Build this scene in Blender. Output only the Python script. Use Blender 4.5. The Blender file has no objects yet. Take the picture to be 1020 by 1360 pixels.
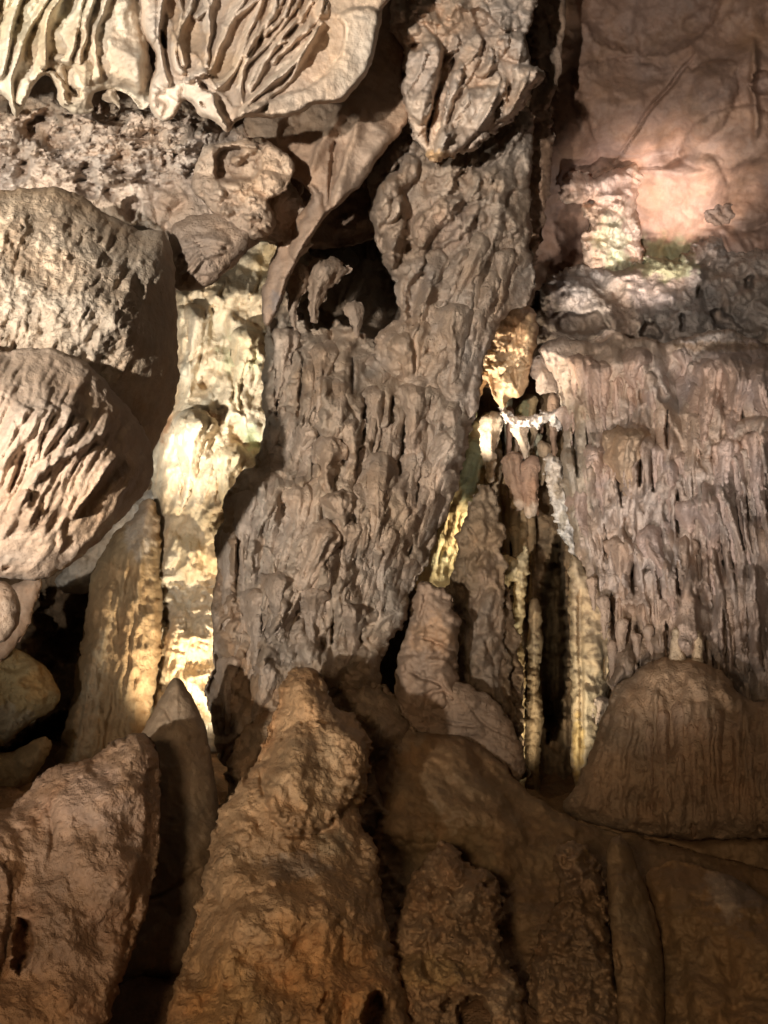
import bpy, math, random
import numpy as np
from mathutils import Vector

scene = bpy.context.scene
coll = scene.collection

# ------------------------------------------------------------------ camera
FPX = 1046.0                      # focal length in photo pixels (photo 1020 x 1360)
TILT = math.radians(12)
CAM = (0.0, 0.0, 1.6)
cd = bpy.data.cameras.new('camera')
cam = bpy.data.objects.new('camera', cd)
coll.objects.link(cam)
cam.location = CAM
cam.rotation_euler = (math.radians(90) + TILT, 0, 0)
cd.sensor_fit = 'VERTICAL'
cd.sensor_height = 24.0
cd.lens = 24.0 * FPX / 1360.0
cd.clip_start = 0.05
cd.clip_end = 300
scene.camera = cam

CT, ST = math.cos(TILT), math.sin(TILT)
def ray(px, py):
    cx = (np.asarray(px, float) - 510.0) / FPX
    cy = (680.0 - np.asarray(py, float)) / FPX
    dy = CT - cy * ST
    dz = ST + cy * CT
    return cx / dy, dz / dy        # x and z per metre of forward distance
def pos(px, py, Y):
    a, b = ray(px, py)
    return CAM[0] + a * Y, Y, CAM[2] + b * Y
def vpos(px, py, Y):
    return Vector([float(v) for v in pos(px, py, Y)])

# ------------------------------------------------------------------ world and lamps
w = bpy.data.worlds.new('World'); scene.world = w; w.use_nodes = True
bg = w.node_tree.nodes['Background']
bg.inputs[0].default_value = (0.36, 0.28, 0.19, 1)
bg.inputs[1].default_value = 0.075
scene.view_settings.view_transform = 'Standard'
scene.view_settings.look = 'None'
scene.view_settings.exposure = 0.0
scene.view_settings.gamma = 1.0
scene.view_settings.use_curve_mapping = False

def spot(name, loc, aim, power, color, angle=90, blend=0.6, radius=0.08):
    l = bpy.data.lights.new(name, 'SPOT')
    l.energy = power; l.color = color
    l.spot_size = math.radians(angle); l.spot_blend = blend
    l.shadow_soft_size = radius
    o = bpy.data.objects.new(name, l); coll.objects.link(o)
    o.location = loc
    d = Vector(aim) - Vector(loc)
    o.rotation_euler = d.to_track_quat('-Z', 'Y').to_euler()
    return o
def point(name, loc, power, color, radius=0.05):
    l = bpy.data.lights.new(name, 'POINT')
    l.energy = power; l.color = color; l.shadow_soft_size = radius
    o = bpy.data.objects.new(name, l); coll.objects.link(o); o.location = loc
    return o

LIGHTS = True
# main floodlight low beside the path, throwing light up over the ceiling and hanging rock
spot('floodlight', (-3.0, -3.6, 0.6), vpos(370, 270, 7.0), 7600, (1.0, 0.905, 0.79), 64, 0.9, 0.10)
# bright lamp off to the left, raking the ceiling curtains of the top left corner
spot('floodlight', (-5.2, 1.6, 2.2), vpos(170, 70, 5.6), 1900, (1.0, 0.95, 0.82), 62, 0.9, 0.10)
# second floodlight from the right of the path, on the fluted wall
spot('floodlight', (-0.5, 2.6, -0.1), vpos(905, 560, 9.3), 2100, (1.0, 0.89, 0.81), 41, 0.9, 0.10)
# soft warm fill added behind the viewpoint to brighten the foreground mounds
spot('floodlight', (-1.5, -2.2, 2.2), vpos(560, 1130, 5.5), 780, (1.0, 0.72, 0.45), 66, 1.0, 0.45)
# lamp behind the pointed stalagmite, lighting the pale column
spot('column_lamp', vpos(262, 1030, 9.2), vpos(262, 740, 11.6), 820, (1.0, 0.85, 0.62), 74, 0.8, 0.08)
# white lamp behind the big bulb, on the upper part of the pale column
spot('column_lamp', vpos(110, 660, 7.6), vpos(288, 490, 11.5), 1750, (1.0, 0.94, 0.82), 58, 0.9, 0.06)
# lamps behind the hanging mass
spot('niche_lamp', vpos(590, 640, 9.5), vpos(672, 450, 10.0), 460, (1.0, 0.88, 0.70), 80, 0.5, 0.05)
spot('niche_lamp', vpos(650, 700, 10.2), vpos(585, 720, 11.2), 110, (1.0, 0.90, 0.66), 90, 0.9, 0.05)
# lamps on the ledge under the pink ceiling
spot('ledge_lamp', vpos(765, 425, 10.3), vpos(825, 275, 12.0), 230, (1.0, 0.93, 0.84), 70, 0.9, 0.06)
spot('ledge_lamp', vpos(880, 425, 9.8), vpos(862, 245, 12.2), 950, (1.0, 0.85, 0.77), 52, 1.0, 0.06)
# lamp low in the right recess
spot('recess_lamp', vpos(716, 1065, 8.6), vpos(735, 800, 10.6), 210, (1.0, 0.86, 0.62), 80, 0.9, 0.10)
point('cavity_lamp', vpos(60, 1040, 10.5), 22, (1.0, 0.72, 0.36), 0.15)

# ------------------------------------------------------------------ noise
_rng = np.random.RandomState(7)
_perm = _rng.permutation(512).astype(np.int64)
_perm = np.concatenate([_perm, _perm])
_ang = _rng.rand(1024) * 2 * np.pi
_gx, _gy = np.cos(_ang), np.sin(_ang)
_jx, _jy = _rng.rand(1024), _rng.rand(1024)
def perlin(x, y, seed=0):
    x = x + seed * 17.31; y = y + seed * 9.77
    xi = np.floor(x).astype(np.int64); yi = np.floor(y).astype(np.int64)
    xf = x - xi; yf = y - yi
    u = xf * xf * xf * (xf * (xf * 6 - 15) + 10); v = yf * yf * yf * (yf * (yf * 6 - 15) + 10)
    def g(i, j, fx, fy):
        h = _perm[(_perm[(xi + i + seed * 7) & 511] + yi + j) & 511]
        return _gx[h] * fx + _gy[h] * fy
    a = g(0, 0, xf, yf); b = g(1, 0, xf - 1, yf); c = g(0, 1, xf, yf - 1); d = g(1, 1, xf - 1, yf - 1)
    return 1.5 * ((a + (b - a) * u) + ((c + (d - c) * u) - (a + (b - a) * u)) * v)
def fbm(x, y, octv=4, seed=0, gain=0.5, ridged=False):
    s = np.zeros_like(x); a = 1.0; f = 1.0
    for o in range(octv):
        n = perlin(x * f, y * f, seed + o)
        if ridged: n = 1 - 2 * np.abs(n)
        s += a * n; a *= gain; f *= 2.03
    return s
def worley(x, y, seed=0):
    xi = np.floor(x).astype(np.int64); yi = np.floor(y).astype(np.int64)
    best = np.full(x.shape, 9.0); sec = np.full(x.shape, 9.0)
    for i in (-1, 0, 1):
        for j in (-1, 0, 1):
            h = _perm[(_perm[(xi + i + seed * 13) & 511] + yi + j) & 511]
            d = np.hypot(xi + i + _jx[h] - x, yi + j + _jy[h] - y)
            sec = np.minimum(sec, np.maximum(best, d)); best = np.minimum(best, d)
    return best, sec
def sstep(a, b, x):
    t = np.clip((x - a) / (b - a), 0, 1); return t * t * (3 - 2 * t)

def q(x0, y0, s, txt):
    """points read off an enlarged crop: offset, scale, 'x,y x,y ...'"""
    return [(x0 + float(a.split(',')[0]) / s, y0 + float(a.split(',')[1]) / s) for a in txt.split()]
def pl(txt): return q(0, 0, 1, txt)
def resample(pts, n):
    p = np.array(pts, float)
    seg = np.hypot(*np.diff(p, axis=0).T); t = np.concatenate([[0], np.cumsum(seg)])
    tt = np.linspace(0, t[-1], n)
    # smooth: two passes of corner rounding
    out = np.stack([np.interp(tt, t, p[:, 0]), np.interp(tt, t, p[:, 1])], 1)
    if n > 6:
        for _ in range(2):
            out[1:-1] = 0.25 * out[:-2] + 0.5 * out[1:-1] + 0.25 * out[2:]
    return out
def chaikin(p, n=2):
    p = np.array(p, float)
    for _ in range(n):
        r = np.roll(p, -1, 0)
        p = np.stack([0.75 * p + 0.25 * r, 0.25 * p + 0.75 * r], 1).reshape(-1, 2)
    return p

def poly_sd(X, Y, poly):
    """signed distance, positive inside"""
    p = np.asarray(poly, float); r = np.roll(p, -1, 0)
    best = np.full(X.shape, 1e9); inside = np.zeros(X.shape, bool)
    for (ax, ay), (bx, by) in zip(p, r):
        ex, ey = bx - ax, by - ay
        L = ex * ex + ey * ey + 1e-9
        wx, wy = X - ax, Y - ay
        t = np.clip((wx * ex + wy * ey) / L, 0, 1)
        dx = wx - ex * t; dy = wy - ey * t
        best = np.minimum(best, dx * dx + dy * dy)
        if ay != by:
            c = ((ay > Y) != (by > Y)) & (X < ex * (Y - ay) / (by - ay) + ax)
            inside ^= c
    d = np.sqrt(best)
    return np.where(inside, d, -d)

def tps(ctrl):
    """smooth depth field through a few (px, py, metres)"""
    c = np.array(ctrl, float)
    n = len(c)
    if n < 4:
        A = np.c_[np.ones(n), c[:, :2]]
        k = np.linalg.lstsq(A, c[:, 2], rcond=None)[0]
        return lambda X, Y: k[0] + k[1] * X + k[2] * Y
    def U(r): return np.where(r > 0, r, 0.0)
    S = 500.0
    xy = c[:, :2] / S
    K = U(np.hypot(xy[:, None, 0] - xy[None, :, 0], xy[:, None, 1] - xy[None, :, 1]))
    Pm = np.c_[np.ones(n), xy]
    M = np.block([[K, Pm], [Pm.T, np.zeros((3, 3))]])
    s = np.linalg.lstsq(M, np.r_[c[:, 2], 0, 0, 0], rcond=None)[0]
    def f(X, Y):
        o = s[n] + s[n + 1] * X / S + s[n + 2] * Y / S
        for i in range(n):
            o = o + s[i] * U(np.hypot(X / S - xy[i, 0], Y / S - xy[i, 1]))
        return o
    return f

# ------------------------------------------------------------------ materials
def stone(name, bump=1.0, rough=0.8, scale=1.0, pit=0.5, mottle=0.5, spec=0.25):
    m = bpy.data.materials.new(name); m.use_nodes = True
    nt = m.node_tree; N = nt.nodes; L = nt.links
    b = N['Principled BSDF']
    tc = N.new('ShaderNodeNewGeometry')
    at = N.new('ShaderNodeAttribute'); at.attribute_name = 'stone_colour'
    def noise(sc, det=6, rg=0.6, dist=0.0):
        n = N.new('ShaderNodeTexNoise'); n.inputs['Scale'].default_value = sc * scale
        n.inputs['Detail'].default_value = det; n.inputs['Roughness'].default_value = rg
        n.inputs['Distortion'].default_value = dist
        L.new(tc.outputs['Position'], n.inputs['Vector']); return n
    def math_(op, a, b_):
        n = N.new('ShaderNodeMath'); n.operation = op
        for i, v in enumerate((a, b_)):
            if isinstance(v, (int, float)): n.inputs[i].default_value = v
            else: L.new(v, n.inputs[i])
        return n.outputs[0]
    n1 = noise(1.7, 6, 0.62, 0.4); n2 = noise(11, 5, 0.7); n3 = noise(55, 3, 0.7)
    # value mottling
    r1 = N.new('ShaderNodeMapRange'); L.new(n1.outputs[0], r1.inputs[0])
    r1.inputs[1].default_value = 0.3; r1.inputs[2].default_value = 0.7
    r1.inputs[3].default_value = 1 - 0.45 * mottle; r1.inputs[4].default_value = 1 + 0.40 * mottle
    r2 = N.new('ShaderNodeMapRange'); L.new(n2.outputs[0], r2.inputs[0])
    r2.inputs[1].default_value = 0.3; r2.inputs[2].default_value = 0.7
    r2.inputs[3].default_value = 1 - 0.30 * mottle; r2.inputs[4].default_value = 1 + 0.25 * mottle
    mul = math_('MULTIPLY', r1.outputs[0], r2.outputs[0])
    sc = N.new('ShaderNodeVectorMath'); sc.operation = 'SCALE'
    L.new(at.outputs['Color'], sc.inputs[0]); L.new(mul, sc.inputs['Scale'])
    n5 = noise(0.9, 4, 0.6, 0.6)
    r5 = N.new('ShaderNodeMapRange'); L.new(n5.outputs[0], r5.inputs[0])
    r5.inputs[1].default_value = 0.35; r5.inputs[2].default_value = 0.65
    m5 = N.new('ShaderNodeMix'); m5.data_type = 'RGBA'
    L.new(r5.outputs[0], m5.inputs[0]); m5.inputs[6].default_value = (0.96, 1.0, 1.05, 1); m5.inputs[7].default_value = (1.07, 0.97, 0.86, 1)
    m6 = N.new('ShaderNodeMix'); m6.data_type = 'RGBA'; m6.blend_type = 'MULTIPLY'; m6.inputs[0].default_value = 1
    L.new(sc.outputs[0], m6.inputs[6]); L.new(m5.outputs[2], m6.inputs[7])
    sc = m6
    # iron staining in patches
    n4 = noise(3.1, 5, 0.7, 0.8)
    r4 = N.new('ShaderNodeMapRange'); L.new(n4.outputs[0], r4.inputs[0])
    r4.inputs[1].default_value = 0.5; r4.inputs[2].default_value = 0.68
    r4.inputs[3].default_value = 0.0; r4.inputs[4].default_value = 0.38 * mottle
    mx = N.new('ShaderNodeMix'); mx.data_type = 'RGBA'; mx.blend_type = 'MULTIPLY'
    L.new(r4.outputs[0], mx.inputs[0]); L.new(sc.outputs[2], mx.inputs[6])
    mx.inputs[7].default_value = (0.80, 0.52, 0.30, 1)
    L.new(mx.outputs[2], b.inputs['Base Color'])
    # relief
    v = N.new('ShaderNodeTexVoronoi'); v.inputs['Scale'].default_value = 22 * scale
    L.new(tc.outputs['Position'], v.inputs['Vector'])
    vp = math_('MULTIPLY', math_('MINIMUM', v.outputs['Distance'], 0.35), pit * 1.6)
    h = math_('ADD', math_('MULTIPLY', n2.outputs[0], 1.3), math_('MULTIPLY', n3.outputs[0], 0.45))
    h = math_('ADD', h, vp)
    bp = N.new('ShaderNodeBump'); bp.inputs['Strength'].default_value = 0.75
    bp.inputs['Distance'].default_value = 0.045 * bump / scale
    L.new(h, bp.inputs['Height']); L.new(bp.outputs[0], b.inputs['Normal'])
    rr_ = N.new('ShaderNodeMapRange'); L.new(n1.outputs[0], rr_.inputs[0])
    rr_.inputs[1].default_value = 0.35; rr_.inputs[2].default_value = 0.65; rr_.inputs[3].default_value = rough - 0.25; rr_.inputs[4].default_value = rough + 0.1
    L.new(rr_.outputs[0], b.inputs['Roughness'])
    b.inputs['Specular IOR Level'].default_value = spec
    return m
M_LIME = stone('limestone', 1.0, 0.75, 1.0, 0.5, 0.5, 0.25)
M_SMOOTH = stone('smooth_calcite', 0.4, 0.68, 1.0, 0.25, 0.45, 0.25)
M_MUD = stone('clay_coated_rock', 0.8, 0.68, 0.9, 0.5, 0.9, 0.35)
M_FAR = stone('far_limestone', 1.2, 0.85, 0.8, 0.5, 0.55, 0.15)
M_WET = stone('wet_flowstone', 0.8, 0.5, 0.9, 0.4, 0.5, 0.4)

GREY = (0.44, 0.37, 0.30)
PALE = (0.56, 0.46, 0.36)
TAN = (0.40, 0.29, 0.19)
OCHRE = (0.40, 0.27, 0.12)
MUD = (0.27, 0.165, 0.085)
DARK = (0.16, 0.11, 0.07)
PINK = (0.50, 0.30, 0.22)
MAUVE = (0.42, 0.345, 0.295)

# ------------------------------------------------------------------ the relief builder
ALL = []
TRIS = 0
class Rock:
    """A body of rock: a rounded outline at a distance, modelled front with its own relief, closed at the back."""
    def __init__(s, outline, depth, T=60, R=60, step=2.3, col=GREY, edge=2.5, escale=22, seed=None, smooth=2, back=0.6, power=0.5):
        s.seed = len(ALL) * 3 + 1 if seed is None else seed
        ALL.append(s)
        s.rs = random.Random(s.seed)
        p = chaikin(outline, smooth) if smooth else np.array(outline, float)
        s.poly = p; s.step = step; s.T = T; s.R = R; s.back = back
        x0, y0 = p.min(0) - 3 * step - edge; x1, y1 = p.max(0) + 3 * step + edge
        nx = int((x1 - x0) / step) + 2; ny = int((y1 - y0) / step) + 2
        s.gx = x0 + np.arange(nx) * step; s.gy = y0 + np.arange(ny) * step
        s.X, s.Y = np.meshgrid(s.gx, s.gy)
        d = poly_sd(s.X, s.Y, p)
        if edge:
            d = d + edge * fbm(s.X / escale, s.Y / escale, 4, s.seed + 5, 0.6)
        s.d = d
        u = np.clip(d / R, 0, 1)
        s.prof = (1 - (1 - u) ** 2) ** power
        s.h = T * s.prof
        s.edgemask = sstep(0, max(5.0, step * 2), d)
        s.f = (lambda X, Y: depth + 0 * X) if isinstance(depth, (int, float)) else tps(depth)
        s.C = np.empty(s.X.shape + (3,)); s.C[:] = col
    # ---- relief
    def noise(s, scale, amp, octv=4, ridged=False, rot=0, stretch=1, warp=0, gain=0.5, bias=0.0, mask=None):
        s.seed += 11
        c, sn = math.cos(math.radians(rot)), math.sin(math.radians(rot))
        X, Y = s.X, s.Y
        if warp:
            X, Y = X + warp * perlin(X / scale / 1.5, Y / scale / 1.5, s.seed + 40), Y + warp * perlin(X / scale / 1.5, Y / scale / 1.5, s.seed + 41)
        u = (X * c + Y * sn) / scale; v = (-X * sn + Y * c) / (scale * stretch)
        n = fbm(u, v, octv, s.seed, gain, ridged)
        if ridged: n = n - 0.6
        n = (n - bias) * amp * s.edgemask
        if mask is not None: n = n * mask
        s.h = s.h + n
        return s
    def cells(s, scale, amp, rot=0, stretch=1, warp=0, mask=None, crack=False):
        s.seed += 7
        c, sn = math.cos(math.radians(rot)), math.sin(math.radians(rot))
        X, Y = s.X, s.Y
        if warp:
            X = X + warp * perlin(s.X / scale, s.Y / scale, s.seed + 1); Y = Y + warp * perlin(s.X / scale, s.Y / scale, s.seed + 2)
        b, e = worley((X * c + Y * sn) / scale, (-X * sn + Y * c) / (scale * stretch), s.seed)
        n = np.minimum(e - b, 0.25) * 4 - 1 if crack else (0.55 - b)
        n = n * amp * s.edgemask
        if mask is not None: n = n * mask
        s.h = s.h + n
        return s
    def patchy(s, scale=70, seed=0, lo=0.15, bias=0.0):
        return lo + (1 - lo) * sstep(-0.25 + bias, 0.3 + bias, fbm(s.X / scale, s.Y / scale, 2, s.seed + 200 + seed))
    def region(s, poly, soft=20):
        return sstep(-soft / 2, soft / 2, poly_sd(s.X, s.Y, chaikin(poly, 1)))
    def steps(s, scale, amp, rot=0, sharp=0.15, stretch=1.0, mask=None, warp=0.5):
        """terraced plates: a staircase of noise"""
        s.seed += 9
        c, sn = math.cos(math.radians(rot)), math.sin(math.radians(rot))
        u = (s.X * c + s.Y * sn) / scale; v = (-s.X * sn + s.Y * c) / (scale * stretch)
        n = fbm(u, v, 3, s.seed, 0.5) * 3.0
        fr = n - np.floor(n)
        st = np.floor(n) + sstep(0.5 - sharp, 0.5 + sharp, fr)
        a = (st - n * 0.5) * amp * s.edgemask
        if mask is not None: a = a * mask
        s.h = s.h + a
        return s
    def _stroke(s, Lr, pts, w, hgt, tape=(0.15, 0.15), asym=1.0, sharp=1.0):
        pts = np.asarray(pts)
        m = 3.2 * w * max(asym, 1)
        i0 = max(0, int((pts[:, 0].min() - m - s.gx[0]) / s.step)); i1 = min(len(s.gx), int((pts[:, 0].max() + m - s.gx[0]) / s.step) + 2)
        j0 = max(0, int((pts[:, 1].min() - m - s.gy[0]) / s.step)); j1 = min(len(s.gy), int((pts[:, 1].max() + m - s.gy[0]) / s.step) + 2)
        if i1 <= i0 or j1 <= j0: return
        X = s.X[j0:j1, i0:i1]; Y = s.Y[j0:j1, i0:i1]
        best = np.full(X.shape, 1e9); tb = np.zeros(X.shape); sg = np.ones(X.shape)
        n = len(pts) - 1
        for k in range(n):
            ax, ay = pts[k]; ex, ey = pts[k + 1] - pts[k]
            L = ex * ex + ey * ey + 1e-9
            wx, wy = X - ax, Y - ay
            t = np.clip((wx * ex + wy * ey) / L, 0, 1)
            dd = (wx - ex * t) ** 2 + (wy - ey * t) ** 2
            m_ = dd < best
            best = np.where(m_, dd, best); tb = np.where(m_, (k + t) / n, tb)
            sg = np.where(m_, np.sign(ex * wy - ey * wx), sg)
        dist = np.sqrt(best)
        env = np.ones(X.shape)
        if tape[0] > 0: env = env * np.clip(tb / tape[0], 0, 1) ** 0.7
        if tape[1] > 0: env = env * np.clip((1 - tb) / tape[1], 0, 1) ** 0.7
        ww = w * np.where(sg > 0, asym, 1.0) * (0.35 + 0.65 * env)
        r = abs(hgt) * env * np.exp(-(dist / ww) ** (1.0 + sharp))
        sub = Lr[j0:j1, i0:i1]
        np.maximum(sub, r, out=sub)
    def strokes(s, lines, w, hgt, tape=(0.15, 0.15), asym=1.0, sharp=1.0, wig=1.0, n=22):
        Lr = np.zeros(s.X.shape)
        for l in lines:
            p = resample(l, n)
            if wig:
                ph = s.rs.random() * 50
                tt = np.arange(n) * 0.35 + ph
                p = p + wig * np.stack([perlin(tt, tt * 0 + 3.1, 3), perlin(tt, tt * 0 + 8.7, 4)], 1) * 2
            s._stroke(Lr, p, w, hgt, tape, asym, sharp)
        s.h = s.h + np.sign(hgt) * Lr * s.edgemask
        return s
    def fan(s, guides, n, w, hgt, t0=(0, 0.35), t1=(0.65, 1.0), wig=2.0, asym=1.0, sharp=1.0, tape=(0.15, 0.15), u=None, pts=20, wvar=0.4):
        G = [resample(g, 40) for g in guides]
        K = len(G) - 1
        Lr = np.zeros(s.X.shape)
        for i in range(n):
            uu = (i + s.rs.uniform(-0.45, 0.45) + 0.5) / n if u is None else s.rs.uniform(*u)
            uu = min(max(uu, 0), 0.9999) * K
            k = int(uu); a = uu - k
            line = G[k] * (1 - a) + G[k + 1] * a
            ta = s.rs.uniform(*t0); tb = s.rs.uniform(*t1)
            if tb - ta < 0.05: continue
            idx = np.linspace(ta, tb, pts) * 39
            p = np.stack([np.interp(idx, np.arange(40), line[:, 0]), np.interp(idx, np.arange(40), line[:, 1])], 1)
            ph = s.rs.random() * 60
            ln = np.hypot(*(p[-1] - p[0])) / pts
            tt = np.arange(pts) * ln / 28.0 + ph
            p = p + wig * 2 * np.stack([perlin(tt, tt * 0 + 1.3, 5), 0.4 * perlin(tt, tt * 0 + 5.5, 6)], 1)
            k1 = s.rs.uniform(1 - wvar, 1 + wvar); k2 = s.rs.uniform(0.55, 1.2)
            s._stroke(Lr, p, w * k1, hgt * k2, tape, asym, sharp)
        s.h = s.h + np.sign(hgt) * Lr * s.edgemask
        return s
    def blob(s, x, y, rx, ry, hgt, rot=0, soft=0.5, lump=0.0):
        """a rounded lump pressed onto the surface"""
        c, sn = math.cos(math.radians(rot)), math.sin(math.radians(rot))
        dx, dy = s.X - x, s.Y - y
        u = (dx * c + dy * sn) / rx; v = (-dx * sn + dy * c) / ry
        r = np.hypot(u, v)
        if lump: r = r + lump * perlin(s.X / (rx * 0.8), s.Y / (rx * 0.8), s.seed + 3)
        prof = np.sqrt(np.clip(1 - r * r, 0, 1))
        s.h = s.h + hgt * (prof ** (1 - 0.5 * soft + 0.5)) * s.edgemask if hgt > 0 else s.h + hgt * (prof ** 1.3) * s.edgemask
        return s
    def blobs(s, txt, hgt=None, lump=0.3):
        for t in txt.split():
            v = [float(a) for a in t.split(',')]
            x, y, rx, ry = v[:4]; rot = v[4] if len(v) > 4 else 0
            s.blob(x, y, rx, ry, hgt if hgt is not None else 0.7 * min(rx, ry), rot, lump=lump)
        return s
    def patch(s, poly, hgt, R=10, edge=1.5, smooth=1, power=0.5):
        """an overlying plate of stone with its own rim (negative: a hollow)"""
        d = poly_sd(s.X, s.Y, chaikin(poly, smooth)) + edge * fbm(s.X / 14, s.Y / 14, 3, s.seed + 21, 0.6)
        u = np.clip(d / R, 0, 1)
        s.h = s.h + hgt * (1 - (1 - u) ** 2) ** power * s.edgemask
        s.seed += 3
        return s
    def leaf(s, poly, hgt, rot, R=4, edge=1.5, base=0.25, pw=1.0):
        """a tilted plate: rises along direction rot (degrees, 0 = right, 90 = down) and breaks off at its far edge"""
        p = np.array(poly, float); c, sn = math.cos(math.radians(rot)), math.sin(math.radians(rot))
        d = poly_sd(s.X, s.Y, chaikin(poly, 1)) + edge * fbm(s.X / 14, s.Y / 14, 3, s.seed + 21, 0.6)
        a = p[:, 0] * c + p[:, 1] * sn
        t = np.clip((s.X * c + s.Y * sn - a.min()) / (a.max() - a.min() + 1e-6), 0, 1)
        s.h = s.h + hgt * (base + (1 - base) * t ** pw) * sstep(0, R, d) * s.edgemask
        s.seed += 3
        return s
    def leaves(s, poly, n, size, hgt, axis, rot, rjit=25, R=3, seed=1, taper=0.35, mask=None):
        mk = 1.0 if mask is None else mask
        if mask is None: mk = np.ones(s.X.shape)
        """overlapping leaf shaped folds: long along axis, rising along rot"""
        rr = random.Random(seed * 101 + 5)
        p = np.array(poly, float); x0, y0 = p.min(0); x1, y1 = p.max(0)
        k = 0; tries = 0
        while k < n and tries < n * 8:
            tries += 1
            x, y = rr.uniform(x0, x1), rr.uniform(y0, y1)
            if poly_sd(np.array([x]), np.array([y]), p)[0] < 0: continue
            k += 1
            L = size * rr.uniform(0.6, 1.5); Wd = L * taper * rr.uniform(0.6, 1.3)
            a = math.radians(axis + rr.uniform(-rjit, rjit) * 0.6)
            ca, sa = math.cos(a), math.sin(a)
            pts = []
            for u, v in ((-0.5, 0.1), (-0.35, 0.42), (-0.05, 0.5), (0.25, 0.3), (0.5, 0.0), (0.25, -0.25), (-0.05, -0.48), (-0.35, -0.4)):
                u += rr.uniform(-.06, .06); v += rr.uniform(-.08, .08)
                pts.append((x + u * L * ca - v * Wd * sa, y + u * L * sa + v * Wd * ca))
            i0 = max(0, int((x - L - s.gx[0]) / s.step)); i1 = min(len(s.gx), int((x + L - s.gx[0]) / s.step)); j0 = max(0, int((y - L - s.gy[0]) / s.step)); j1 = min(len(s.gy), int((y + L - s.gy[0]) / s.step))
            if i1 - i0 < 3 or j1 - j0 < 3: continue
            X = s.X[j0:j1, i0:i1]; Y = s.Y[j0:j1, i0:i1]
            d = poly_sd(X, Y, chaikin(pts, 1)) + 1.5 * perlin(X / 7, Y / 7, seed)
            rt = math.radians(rot + rr.uniform(-rjit, rjit)); c, sn = math.cos(rt), math.sin(rt)
            q_ = np.array(pts); aa = q_[:, 0] * c + q_[:, 1] * sn
            t = np.clip((X * c + Y * sn - aa.min()) / (aa.max() - aa.min() + 1e-6), 0, 1)
            s.h[j0:j1, i0:i1] += hgt * rr.uniform(0.5, 1.2) * (0.1 + 0.9 * t) * sstep(0, R, d) * s.edgemask[j0:j1, i0:i1] * mk[j0:j1, i0:i1]
        return s
    def gaps(s, txt, dpt, w=4):
        """narrow deep slits between drips: x,y0,y1[,lean]"""
        for t in txt.split():
            v = [float(a) for a in t.split(',')]
            x, y0, y1 = v[:3]; ln = v[3] if len(v) > 3 else 0
            m = (y0 + y1) / 2
            s.hole([(x, y0), (x + w + ln * .3, y0 + (y1 - y0) * .3), (x + w * .8 + ln * .7, y0 + (y1 - y0) * .7), (x + ln, y1), (x - w + ln * .6, y0 + (y1 - y0) * .65), (x - w * .8 + ln * .3, y0 + (y1 - y0) * .25)], dpt, 4, 1.5)
        return s
    def hole(s, poly, depth, R=6, edge=1.5): return s.patch(poly, -depth, R, edge, power=0.8)
    # ---- colour of the stone itself
    def tint(s, x, y, rx, ry, col, k=1.0, rot=0, rough=0.35):
        c, sn = math.cos(math.radians(rot)), math.sin(math.radians(rot))
        dx, dy = s.X - x, s.Y - y
        r = np.hypot((dx * c + dy * sn) / rx, (-dx * sn + dy * c) / ry)
        r = r + rough * fbm(s.X / (0.5 * min(rx, ry) + 4), s.Y / (0.5 * min(rx, ry) + 4), 4, s.seed + 77, 0.6)
        a = (k * (1 - sstep(0.55, 1.05, r)))[..., None]
        s.C = s.C * (1 - a) + np.array(col) * a
        s.seed += 1
        return s
    def veins(s, scale, amt, rot=0, stretch=1, col=None):
        c, sn = math.cos(math.radians(rot)), math.sin(math.radians(rot))
        n = fbm((s.X * c + s.Y * sn) / scale, (-s.X * sn + s.Y * c) / (scale * stretch), 4, s.seed + 31, 0.6)
        a = np.clip(n, 0, 1)[..., None] * amt
        s.C = s.C * (1 - a) + np.array(col if col else (0.3, 0.18, 0.09)) * a
        s.seed += 1
        return s
    # ---- queries and building
    def surf(s, x, y):
        i = int(np.clip((x - s.gx[0]) / s.step, 0, len(s.gx) - 1)); j = int(np.clip((y - s.gy[0]) / s.step, 0, len(s.gy) - 1))
        Yb = float(s.f(np.array(float(x)), np.array(float(y))))
        return Yb * (1 - float(s.h[j, i]) / FPX)
    def field(s, rad=14):
        k = max(1, int(rad / s.step)); a = np.pad(s.h, k, mode='edge')
        c = np.pad(a.cumsum(0).cumsum(1), ((1, 0), (1, 0)))
        n = 2 * k + 1
        sm = (c[n:, n:] - c[:-n, n:] - c[n:, :-n] + c[:-n, :-n]) / (n * n)
        def f(X, Y):
            u = np.clip((X - s.gx[0]) / s.step, 0, len(s.gx) - 1.001); v = np.clip((Y - s.gy[0]) / s.step, 0, len(s.gy) - 1.001)
            i = u.astype(int); j = v.astype(int); fu = u - i; fv = v - j
            hh = sm[j, i] * (1 - fu) * (1 - fv) + sm[j, i + 1] * fu * (1 - fv) + sm[j + 1, i] * (1 - fu) * fv + sm[j + 1, i + 1] * fu * fv
            return s.f(X, Y) * (1 - (hh - 3.0) / FPX)
        return f
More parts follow.
